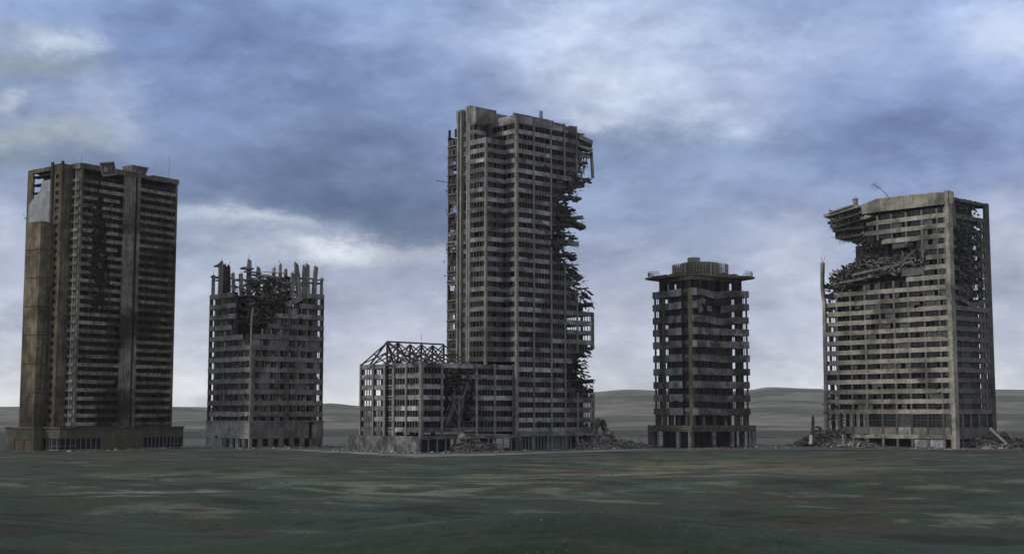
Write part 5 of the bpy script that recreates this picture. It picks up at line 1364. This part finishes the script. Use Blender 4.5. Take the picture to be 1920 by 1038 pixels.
    strip(mb, LF(XE * .2), 3, YE - 4.5, z - .2, z + PIT - .5, -.3, 0, step=3, alive=al); strip(mb, LF(XE * .8), 5, YE - 5, z - .2, z + PIT - .5, -.3, 0, step=3, alive=al)
    strip(mb, RF(4.5), 3, XE * .76, z - .2, z + PIT - .2, -.3, 0, step=3, alive=al); strip(mb, RF(YE * .5), 3, XE * .85, z - .2, z + PIT - .2, -.3, 0, step=3, alive=al)
    B.part('partition_wall', mb, 'soot')
# full-height piers
for k, s in enumerate(pL):
    run = None; wd = .75 if 0 < k < 9 else 1.0
    for z in [zlow - 8 + .9 * q_ for q_ in range(int((ZT - zlow + 8) / .9))] + [None]:
        ok = z is not None and z < zs[-1] + 2.5 and aF(0, s - .6 if k > 0 else 0, z)
        if ok and run is None: run = z
        if not ok and run is not None:
            mb = MB(); fbox(mb, FL, s - wd / 2, s + wd / 2, max(0, run), z if z is not None else zs[-1] + 2.5, -.6, .0); run = None; B.part('pier', mb, 'b5_dark')
mb = MB(); mb.box(-.45, 2.1, -.45, 1.0, 0, ZT + .3); B.part('corner_pilaster', mb, 'b5_conc')
z381 = B.zc(XE, 0, 382); mb = MB(); strip(mb, EF(XE, 0), -.3, 1.2, 0, z381, -.8, .2, step=5); fbox(mb, FR, XE - 1.9, XE, 0, z381, -1, .15); B.part('corner_pilaster', mb, 'b5_side')
# far left pilaster left standing alone
P_ = [B.sz(FL, px, py) for px, py in ((1550, 835), (1548, 740), (1546, 640), (1545, 570), (1541.5, 545), (1541, 520), (1541.5, 492))]
mb = MB()
for (a, za), (c, zc2) in zip(P_, P_[1:]): mb.hexa([FL.pt(a - .6, -.9, za), FL.pt(a + .6, -.9, za), FL.pt(a + .6, .2, za), FL.pt(a - .6, .2, za), FL.pt(c - .6, -.9, zc2), FL.pt(c + .6, -.9, zc2), FL.pt(c + .6, .2, zc2), FL.pt(c - .6, .2, zc2)])
r = B.part('corner_pilaster', mb, 'b5_conc'); q_ = MB()
for k in range(3): q_.rebar(FL.pt(P_[-1][0] + rnd(-.3, .3), -.3, P_[-1][1]), (rnd(-.2, .2), rnd(-.3, .3), 1), 3, .08)
B.part('rebar', q_, 'rust', sub=r)
# roof wall, sloping down to the left
zr0 = zs[-1] + BH / 2 + 2.0
top = B.curve; seg = [(1786, 359), (1740, 362), (1700, 366), (1645, 372), (1632, 377), (1615, 384)]
pts = [B.sz(FL, *p) for p in seg]; bot = [B.sz(FL, px, py) for px, py in ((1786, 381), (1740, 386), (1700, 391), (1645, 397), (1632, 399), (1615, 402))]
mb = MB()
for (a, za), (c, zc2), (_, ba), (_, bc) in zip(pts, pts[1:], bot, bot[1:]): mb.hexa([FL.pt(a, -.7, ba), FL.pt(c, -.7, bc), FL.pt(c, .02, bc), FL.pt(a, .02, ba), FL.pt(a, -.7, za), FL.pt(c, -.7, zc2), FL.pt(c, .02, zc2), FL.pt(a, .02, za)])
B.part('parapet', mb, 'b5_conc')
mb = MB(); mb.hexa([(.6, 1, ba + 1), (XE - 8, 1, ba), (XE - 8, pts[-1][0], bot[-1][1]), (.6, pts[-1][0], bot[-1][1]), (.6, 1, ba + 1.6), (XE - 8, 1, ba + .6), (XE - 8, pts[-1][0], bot[-1][1] + .6), (.6, pts[-1][0], bot[-1][1] + .6)]); B.part('roof', mb, 'soot')
z381 = B.zc(XE, 0, 382)
mb = MB(); P2 = [(0.9, B.zc(0, 0, 359)), (3.2, B.zc(2, 0, 366)), (4.4, B.zc(3, 0, 376)), (5.4, B.zc(5, 0, 392))]
for (a, za), (c, zc2) in zip(P2, P2[1:]): mb.hexa([FR.pt(a, -.6, zs[-2]), FR.pt(c, -.6, zs[-2]), FR.pt(c, -.05, zs[-2]), FR.pt(a, -.05, zs[-2]), FR.pt(a, -.6, za), FR.pt(c, -.6, zc2), FR.pt(c, -.05, zc2), FR.pt(a, -.05, za)])
B.part('broken_wall', mb, 'b5_side')
mb = MB(); strip(mb, FR, XE * .2, XE, z381 - 1.2, z381, -1.5, -.1, step=1.2, jit=.2, chip=.1); strip(mb, EF(XE), 0, YE * .5, z381 - 1.5, z381, -.5, -.05, step=2, jit=.1); B.part('parapet', mb, 'b5_side')
mb = MB(); slab(mb, 4, XE - .5, 1.5, YE * .55, z381 - .8, .4); B.part('roof', mb, 'soot')
for k in range(14):
    z = zs[13] + k * 2.1; mb = MB()
    if z < z381 - 2: strip(mb, RF(rnd(.8, 2.2)), XE * .12, XE * .70, z, z + 2.0, -.4, 0, step=2, jit=.3, chip=.3); B.part('partition_wall', mb, 'soot')
random.seed(88); fine = MB()
for k in range(900):
    px = rnd(1797, 1834); py = rnd(388, 548) if k % 3 else rnd(500, 560); s, z = B.sz(FR, px, py); c_ = (s, rnd(-.2, 1.4), z); t_ = rnd(0, 1)
    if z > z381 - 1: continue
    if t_ < .45: fine.chunk(c_, (rnd(.5, 2.4), rnd(.3, .9), rnd(.2, .9)), (rnd(-.4, .4), rnd(-.6, .6), rnd(-.4, .4)))
    elif t_ < .8: fine.beam(c_, (c_[0] + rnd(-1.5, 1.5), c_[1] + rnd(-.4, .4), z + rnd(-1.8, .8)), rnd(.12, .35), rnd(.12, .35), .05)
    else: fine.rebar(c_, (rnd(-1, 1), -.3, rnd(-1, .5)), rnd(.8, 2), .06)
B.part('rubble', fine, 'debris', kind='stuff')
for i in range(13, 19):
    mb = MB(); s1_ = B.sx(FR, 1834 + rnd(-3, 3)); strip(mb, RF(.6), XE * .1, s1_, zs[i] - BH / 2 + rnd(-.6, .6), zs[i] + BH / 2 + rnd(-.8, .3), -.3, 0, step=1.2, jit=.3, chip=.3, alive=lambda x, y, zq: nz(x, 3, zq, .35, 15) > -.12, endj=.6); B.part('broken_wall', mb, 'b5_side')
# left tongue of roof and broken floors above the bite
for (pa, pb, w_, h_, m_) in (((1546, 406), (1612, 387), 5, 1.0, 'b5_conc'), ((1558, 400), (1600, 386), 6, .8, 'b5_side'), ((1552, 418), (1616, 398), 4, .8, 'debris'), ((1560, 428), (1620, 412), 5, .8, 'debris'), ((1612, 410), (1633, 405), 3, 1.2, 'b5_conc'), ((1572, 447), (1618, 440), 6, .9, 'debris'), ((1566, 434), (1625, 425), 6, .8, 'soot')):
    a, c = B.sz(FL, *pa), B.sz(FL, *pb); mb = MB(); mb.beam(FL.pt(a[0], -1.8, a[1]), FL.pt(c[0], -1.4, c[1]), w_, h_, .25); B.part('broken_slab', mb, m_)
for px in (1566, 1578, 1590, 1603, 1615):
    for (pa, pb) in ((402, 422), (422, 446 + (px - 1566) * .25)):
        a, c = B.sz(FL, px, pa), B.sz(FL, px + 1, pb); mb = MB(); mb.beam(FL.pt(a[0], -.8, a[1]), FL.pt(c[0], -.8, c[1]), 1.0, .8, .1); B.part('column', mb, 'soot')
mb = MB(); strip(mb, LF(6), B.sx(LF(6), 1700), B.sx(LF(6), 1578) , B.zc(6, 30, 440), B.zc(6, 30, 400), -.4, 0, step=2, jit=.3, chip=.2); strip(mb, LF(5), B.sx(LF(5), 1760), B.sx(LF(5), 1612), B.zc(5, 20, 530), B.zc(5, 20, 452), -.4, 0, step=2, jit=.2); B.part('partition_wall', mb, 'soot')
torn(B, 150, 61, FL, deepL, B.sz(FL, 1570, 452)[1], B.sz(FL, 1570, 392)[1], 1.5, 10, big=3)
torn(B, 260, 62, FL, lambda z: deepL(z) - 6, B.sz(FL, 1570, 455)[1], B.sz(FL, 1570, 395)[1], 5, 9, big=4, mat='soot')
torn(B, 120, 67, FL, lambda z: deepL(z) - 1.5, B.sz(FL, 1600, 465)[1], B.sz(FL, 1570, 440)[1], 1.5, 6, big=2)
torn(B, 420, 63, FL, lambda z: deepL(z) - 3, B.sz(FL, 1570, 560)[1], B.sz(FL, 1600, 480)[1], 2.5, 12, big=3.4)
# heap of floors slumped across the breach
for k in range(16):
    t = k / 15; pa = (1552 + 8 * t + rnd(-3, 10), 535 - 30 * t); pb = (1640 + 90 * t + rnd(-10, 15), 528 - 34 * t - 12 * rnd(0, 1)); a, c = B.sz(FL, *pa), B.sz(FL, *pb)
    lo, hi = rnd(0, .5), rnd(.6, 1); A_, C_ = Vector(FL.pt(a[0], -1.2 - k * .35, a[1])), Vector(FL.pt(c[0], -.8 - k * .35, c[1])); mb = MB(); mb.beam(A_ + (C_ - A_) * lo, A_ + (C_ - A_) * hi, 3.2, rnd(.3, .8), .2); B.part('broken_slab', mb, 'debris' if k % 3 else 'b5_dark')
a, c = B.sz(FL, 1600, 515), B.sz(FL, 1712, 490); mb = MB(); mb.beam(FL.pt(a[0], -.3, a[1]), FL.pt(c[0], -.3, c[1]), 1.6, .9, .1); B.part('broken_slab', mb, 'b5_dark')
random.seed(71); fine = MB(); pale = MB()
for k in range(800):
    px = rnd(1555, 1740); py = 530 - (px - 1555) * .25 + rnd(-22, 12); dd = rnd(0, 7); F = LF(dd); s, z = B.sz(F, px, py); p = F.pt(s, 0, z); t = rnd(0, 1)
    if t < .5: fine.chunk(p, (rnd(.8, 3), rnd(.5, 1.8), rnd(.2, .7)), (rnd(-.5, .5), rnd(-.5, .5), rnd(0, 3)))
    elif t < .8: fine.beam(p, Vector(p) + Vector((rnd(-1, 1), rnd(-1, 1), rnd(-.8, .8))).normalized() * rnd(1, 3), rnd(.15, .35), rnd(.15, .35), .04)
B.part('rubble', fine, 'debris', kind='stuff')
for k in range(34):
    px = rnd(1608, 1728); py = 511 - (px - 1600) * .17 - rnd(0, 12); s, z = B.sz(LF(.3), px, py); fine_ = pale
    p = Vector(LF(.3).pt(s, rnd(-.5, .8), z)); pts_ = [p]; d = Vector((0, rnd(-1, 1), rnd(-.2, 1))).normalized()
    for j in range(4): d = (d + Vector((rnd(-.3, .3), rnd(-.7, .7), rnd(-.7, .6)))).normalized(); pts_.append(pts_[-1] + d * rnd(.5, 1.1))
    pale.tube(pts_, .17, 4)
B.part('twisted_pipes', pale, 'b3_pier', kind='stuff', label='tangle of pale twisted pipes on the slumped floors')
for (px0, px1, py) in ((1660, 1700, 508), (1690, 1735, 512)):
    s0, z0 = B.sz(LF(.6), px0, py); s1 = B.sz(LF(.6), px1, py)[0]; mb = MB(); strip(mb, LF(.6), s1, s0, z0 - 1.2, z0 + 1.6, -.2, 0, step=1.5, jit=.3, chip=.2); B.part('broken_wall', mb, 'b5_dark')
for k in range(8):
    px, py = rnd(1655, 1690), rnd(506, 514); s, z = B.sz(FL, px, py); mb = MB(); mb.chunk(FL.pt(s, -.3, z), (rnd(.6, 1.4), .6, rnd(1, 2)), (rnd(-.3, .3), 0, 0)); B.part('debris_block', mb, 'rubble_pale' if k < 3 else 'debris')
# double-height row and ground floor
zb0 = zs[0] - BH / 2; z1_ = B.zc(0, 0, 801); z2_ = B.zc(0, 0, 815); z3_ = B.zc(0, 0, 823)
for F, ss, m_ in ((FL, pL, 'b5_conc'), (FR, [.8, XE * .2, XE * .4, XE * .6, XE * .8, XE - 1], 'b5_side')):
    for k, (s0, s1) in enumerate(zip(ss, ss[1:])):
        if F is FL and k == 8: continue
        mb = MB(); n = 4
        for j in range(n + 1): s = s0 + (s1 - s0) * j / n; fbox(mb, F, s - .07, s + .07, z1_, zb0, -.7, -.5)
        for f_ in (.0, .27, .5, .77): z = z1_ + (zb0 - z1_) * f_; fbox(mb, F, s0, s1, z, z + (.3 if f_ == .5 else .12), -.69, -.45)
        r = B.part('window', mb, 'dark_frame'); g = MB()
        if rnd(0, 1) < .85 and not (k > 5 and F is FL): 
            fbox(g, F, s0, s1, z1_, zb0, -.62, -.58); B.part('pane', g, 'glass' if k % 3 else 'dirty_glass', sub=r)
        mb = MB(); fbox(mb, F, s0 + .2, s1 - .2, z2_, z1_ - .02, -.5, -.1); B.part('wall_panel', mb, 'b5_side' if k != 3 else 'b4_pale')
    mb = MB(); strip(mb, F, .6, (B.sx(FL, 1600) if F is FL else XE), z3_, z2_, -.6, .1, step=2, jit=.05, chip=.03); B.part('podium_band', mb, m_)
    for k, s in enumerate(ss):
        mb = MB(); fbox(mb, F, s - .45, s + .45, 0, zb0, -.6, -.0 if F is FL else -.1); B.part('pier', mb, 'b5_dark')
a, c = B.sx(FL, 1714, 838), B.sx(FL, 1773, 838); mb = MB(); fbox(mb, FL, c, a, .2, z3_ - .3, -.5, -.35); B.part('shutter', mb, 'b4_pale', label='pale closed shutter in the ground floor')
mb = MB(); fbox(mb, LF(5), 2, YE - 14, 0, zs[0], -.3, 0); fbox(mb, RF(6), 3, XE * .7, 0, zs[0], -.3, 0); fbox(mb, LF(XE * .8), 3, YE - 12, 0, zs[0], -.3, 0); B.part('core_wall', mb, 'soot')
for F, L in ((BF(YE), XE), (EF(XE), YE)):
    for k in range(7): s = L * k / 6; mb = MB(); fbox(mb, F, max(0, s - .9), min(L, s + .9), 0, zs[0], -.5, 0); B.part('column', mb, 'soot')
    for k in range(7):
        s = L * k / 6
        posts(B, 'column', F, max(0.05, s - .7), min(L - .05, s + .7), -.5, -.05, zs[:-1], PIT, aD, 'soot')
mb = MB(); mb.box(.5, XE - .5, .5, YE - .5, z2_ - .4, z2_); B.part('floor_slab', mb, 'soot')
torn(B, 60, 66, FL, lambda z: YE, 8, 24, .8, 1.5, big=1.8)
B.finish(); B5 = B
# rooftop things
s, z = B.sz(LF(2.0), 1604, 384); mb = MB(); mb.lathe((2, s, 0), [(1.05, z - .8), (1.05, z + .2), (.8, z + .25), (.95, z + .5), (.95, z + 1.8), (1.25, z + 1.9), (1.15, z + 2.2), (.2, z + 2.9)], 14)
world_obj(B, 'roof_vent', mb, 'tank', 'small round capped vent on the broken left roof tongue of the rightmost tower', 'roof vent')
mb = MB(); F = LF(3); g = lambda px, py: Vector(F.pt(B.sz(F, px, py)[0], 0, B.sz(F, px, py)[1]))
mb.tube([g(1668, 374), g(1666, 370), g(1660, 362), g(1651, 354), g(1636, 345)], .14, 5)
for k in range(5):
    t = .05 + k * .2; p = g(1636, 345) + (g(1651, 354) - g(1636, 345)) * t; d = (g(1643, 340) - g(1632, 348)); mb.beam(p - d * .55, p + d * .55, .08)
world_obj(B, 'aerial', mb, 'steel', 'bent comb-shaped aerial leaning over the roof of the rightmost tower', 'aerial')
# rubble
yR0, yR1 = B.sx(LF(-3), 1640, 838), B.sx(LF(-3), 1490, 836)
heap('rubble_heap', 'jagged heap of slabs and beams at the left foot of the rightmost tower', 'rubble', B, -11, 8, yR0, yR1 - 2, 6.5, 1500, 56, big=2.8, hf=lambda x, y: .55 + .9 * math.exp(-((y - YE) / 7) ** 2))
xa, xb = B.sx(RF(-3), 1828, 838), B.sx(RF(-3), 1925, 836)
heap('rubble_heap', 'heap of slabs and long beams at the right foot of the rightmost tower', 'rubble', B, xa, xb, -9, 10, 6.5, 1000, 57, big=2.8)
heap('rubble_heap', 'thin line of rubble along the front of the rightmost tower', 'rubble', B, -3.5, -.8, 0, yR0, .5, 200, 58, big=1.2)
def gp(px, py, lift=0):     # point on the flat ground seen at a pixel
    x, y = gpt(px, py); return Vector((x, y, lift))
def up_at(px, py, y):       # point at distance y seen at a pixel
    dx, dy = (px - 960) / FPX, (519 - py) / FPX; wx, wy, wz = dx, CP - dy * SP, SP + dy * CP; k = y / wy; return Vector((wx * k, y, CAMZ + wz * k))
def piece(name, label, cat, pts_, w_, h_, mat, jit=.1, seed=1):
    random.seed(seed); mb = MB()
    for a_, c_ in zip(pts_, pts_[1:]): mb.beam(a_, c_, w_, h_, jit)
    return tag(link_mesh(name, mb, mat), label, cat, 'loose beams and posts in the rubble by the rightmost tower')
yd = 480
mb = MB(); a_, c_ = up_at(1523.5, 812, yd), up_at(1524.5, 779, yd); mb.hexa([a_ + Vector((-.9, -.4, -3)), a_ + Vector((.7, -.4, -3)), a_ + Vector((.7, .5, -3)), a_ + Vector((-.9, .5, -3)), c_ + Vector((-.4, -.3, 0)), c_ + Vector((.4, -.3, 0)), c_ + Vector((.4, .3, -.1)), c_ + Vector((-.4, .3, -.1))])
tag(link_mesh('column_stump', mb, 'debris'), 'dark upright tapering column stump in the heap left of the rightmost tower', 'column stump')
piece('fallen_beam', 'long straight pale beam leaning on the heap right of the rightmost tower', 'beam', [up_at(1857, 802, 458), up_at(1888, 832, 452)], .7, .7, 'b5_conc')
piece('fallen_beam', 'thin dark beam sticking up at the far right of the rubble', 'beam', [up_at(1886, 803, 470), up_at(1900, 824, 468)], .4, .5, 'b5_side')
piece('fallen_beam', 'pale block standing on end in the heap left of the rightmost tower', 'beam', [up_at(1521, 815, 458), up_at(1519.5, 832, 457)], 1.1, .6, 'rubble_pale')
piece('fallen_beam', 'thin pale post standing before the rubble left of the rightmost tower', 'beam', [up_at(1580.5, 814, 452), up_at(1581, 833, 452)], .35, .35, 'rubble_pale')
mb = MB(); c_ = up_at(1579, 834, 450); mb.lathe((c_.x, c_.y, c_.z - .35), [(1.4, 0), (1.75, .3), (1.75, .55)], 22, .7); tag(link_mesh('fallen_slab', mb, 'rubble_pale'), 'rounded pale slab lying at the front of the rubble left of the rightmost tower', 'slab')
piece('fallen_beam', 'bent pale beam propped like an arch before the rightmost tower', 'beam', [up_at(1591, 838, 450), up_at(1594.5, 827, 450), up_at(1599, 836, 450)], .4, .4, 'rubble_pale')
piece('fallen_beam', 'short pale post leaning right of the arched beam', 'beam', [up_at(1608, 837, 450), up_at(1611.5, 827, 450)], .45, .4, 'rubble_pale')
c_ = up_at(1120, 794, 478); boulder('boulder', 'tall dark boulder wedged against the right edge of the tallest tower', 'boulder', c_, (2.6, 2.2, 4.2), 81, rot=(.1, .15, .3))
c_ = up_at(1131.5, 796, 478); boulder('boulder', 'rounded brown boulder on top of the rubble right of the tallest tower', 'boulder', c_, (2.3, 2.2, 4.0), 82, rot=(.1, -.15, .8))
c_ = up_at(867, 819, 415); boulder('boulder', 'round boulder topping the rubble against the low wing', 'boulder', c_, (2.6, 2.4, 2.2), 83, mat='rubble', rot=(.2, .5, .3))

# ================================================================= loose rubble strewn round the towers
random.seed(909); mb = MB(); mi = []
for k in range(2600):
    Bq, x0, x1, y0, y1 = random.choice([(B1, -12, 48, -12, -5), (B2, -5, 40, -8, -1), (B2, -8, -1, -6, 36), (B3, -52, 60, -16, -3), (B3, -52, -44, -6, 38), (B4, -10, 34, -13, -4), (B5, -10, 45, -12, -4), (B5, -16, -3, -8, 64), (B5, -12, -4, -10, 60)])
    x, y = rnd(x0, x1), rnd(y0, y1); w_ = Bq.W(x, y, 0); n0 = len(mb.f); s_ = .2 + 1.3 * rnd(0, 1) ** 3
    if w_[1] < 380 or mnoise.noise((w_[0] * .06, w_[1] * .06, 3)) < rnd(-.5, .3): continue
    c_ = (w_[0], w_[1], ground_z(w_[0], w_[1]) + s_ * .12)
    if rnd(0, 1) < .8: mb.chunk(c_, (s_, s_ * rnd(.4, .9), s_ * rnd(.2, .6)), (rnd(-.5, .5), rnd(-.5, .5), rnd(0, 6.3)))
    else: d_ = Vector((rnd(-1, 1), rnd(-1, 1), rnd(-.05, .2))).normalized() * s_ * 1.3; mb.beam(Vector(c_) - d_, Vector(c_) + d_, .14, .14, .03)
    mi.extend([0 if rnd(0, 1) < .75 else 1] * (len(mb.f) - n0))
tag(link_mesh('scattered_rubble', mb, ['rubble', 'rubble_pale'], None, mi), 'loose chips and blocks strewn on the gravel round the towers', 'rubble', kind='stuff')
HAZE = 0.00004

# ================================================================= air
hz = MB(); hz.box(-3200, 3200, -280, 3200, -8, 125)
m = bpy.data.materials.new('haze'); m.use_nodes = True; t = NT(m.node_tree); t.n.clear()
o_ = t.new('ShaderNodeOutputMaterial'); pv = t.new('ShaderNodeVolumePrincipled')
pv.inputs['Color'].default_value = (.97, .98, 1, 1); pv.inputs['Density'].default_value = HAZE; pv.inputs['Anisotropy'].default_value = 0.1
t.l.new(pv.outputs[0], o_.inputs['Volume']); MATS['haze'] = m
h = link_mesh('haze', hz, 'haze'); tag(h, kind='stuff', label='thin grey haze over the plain')
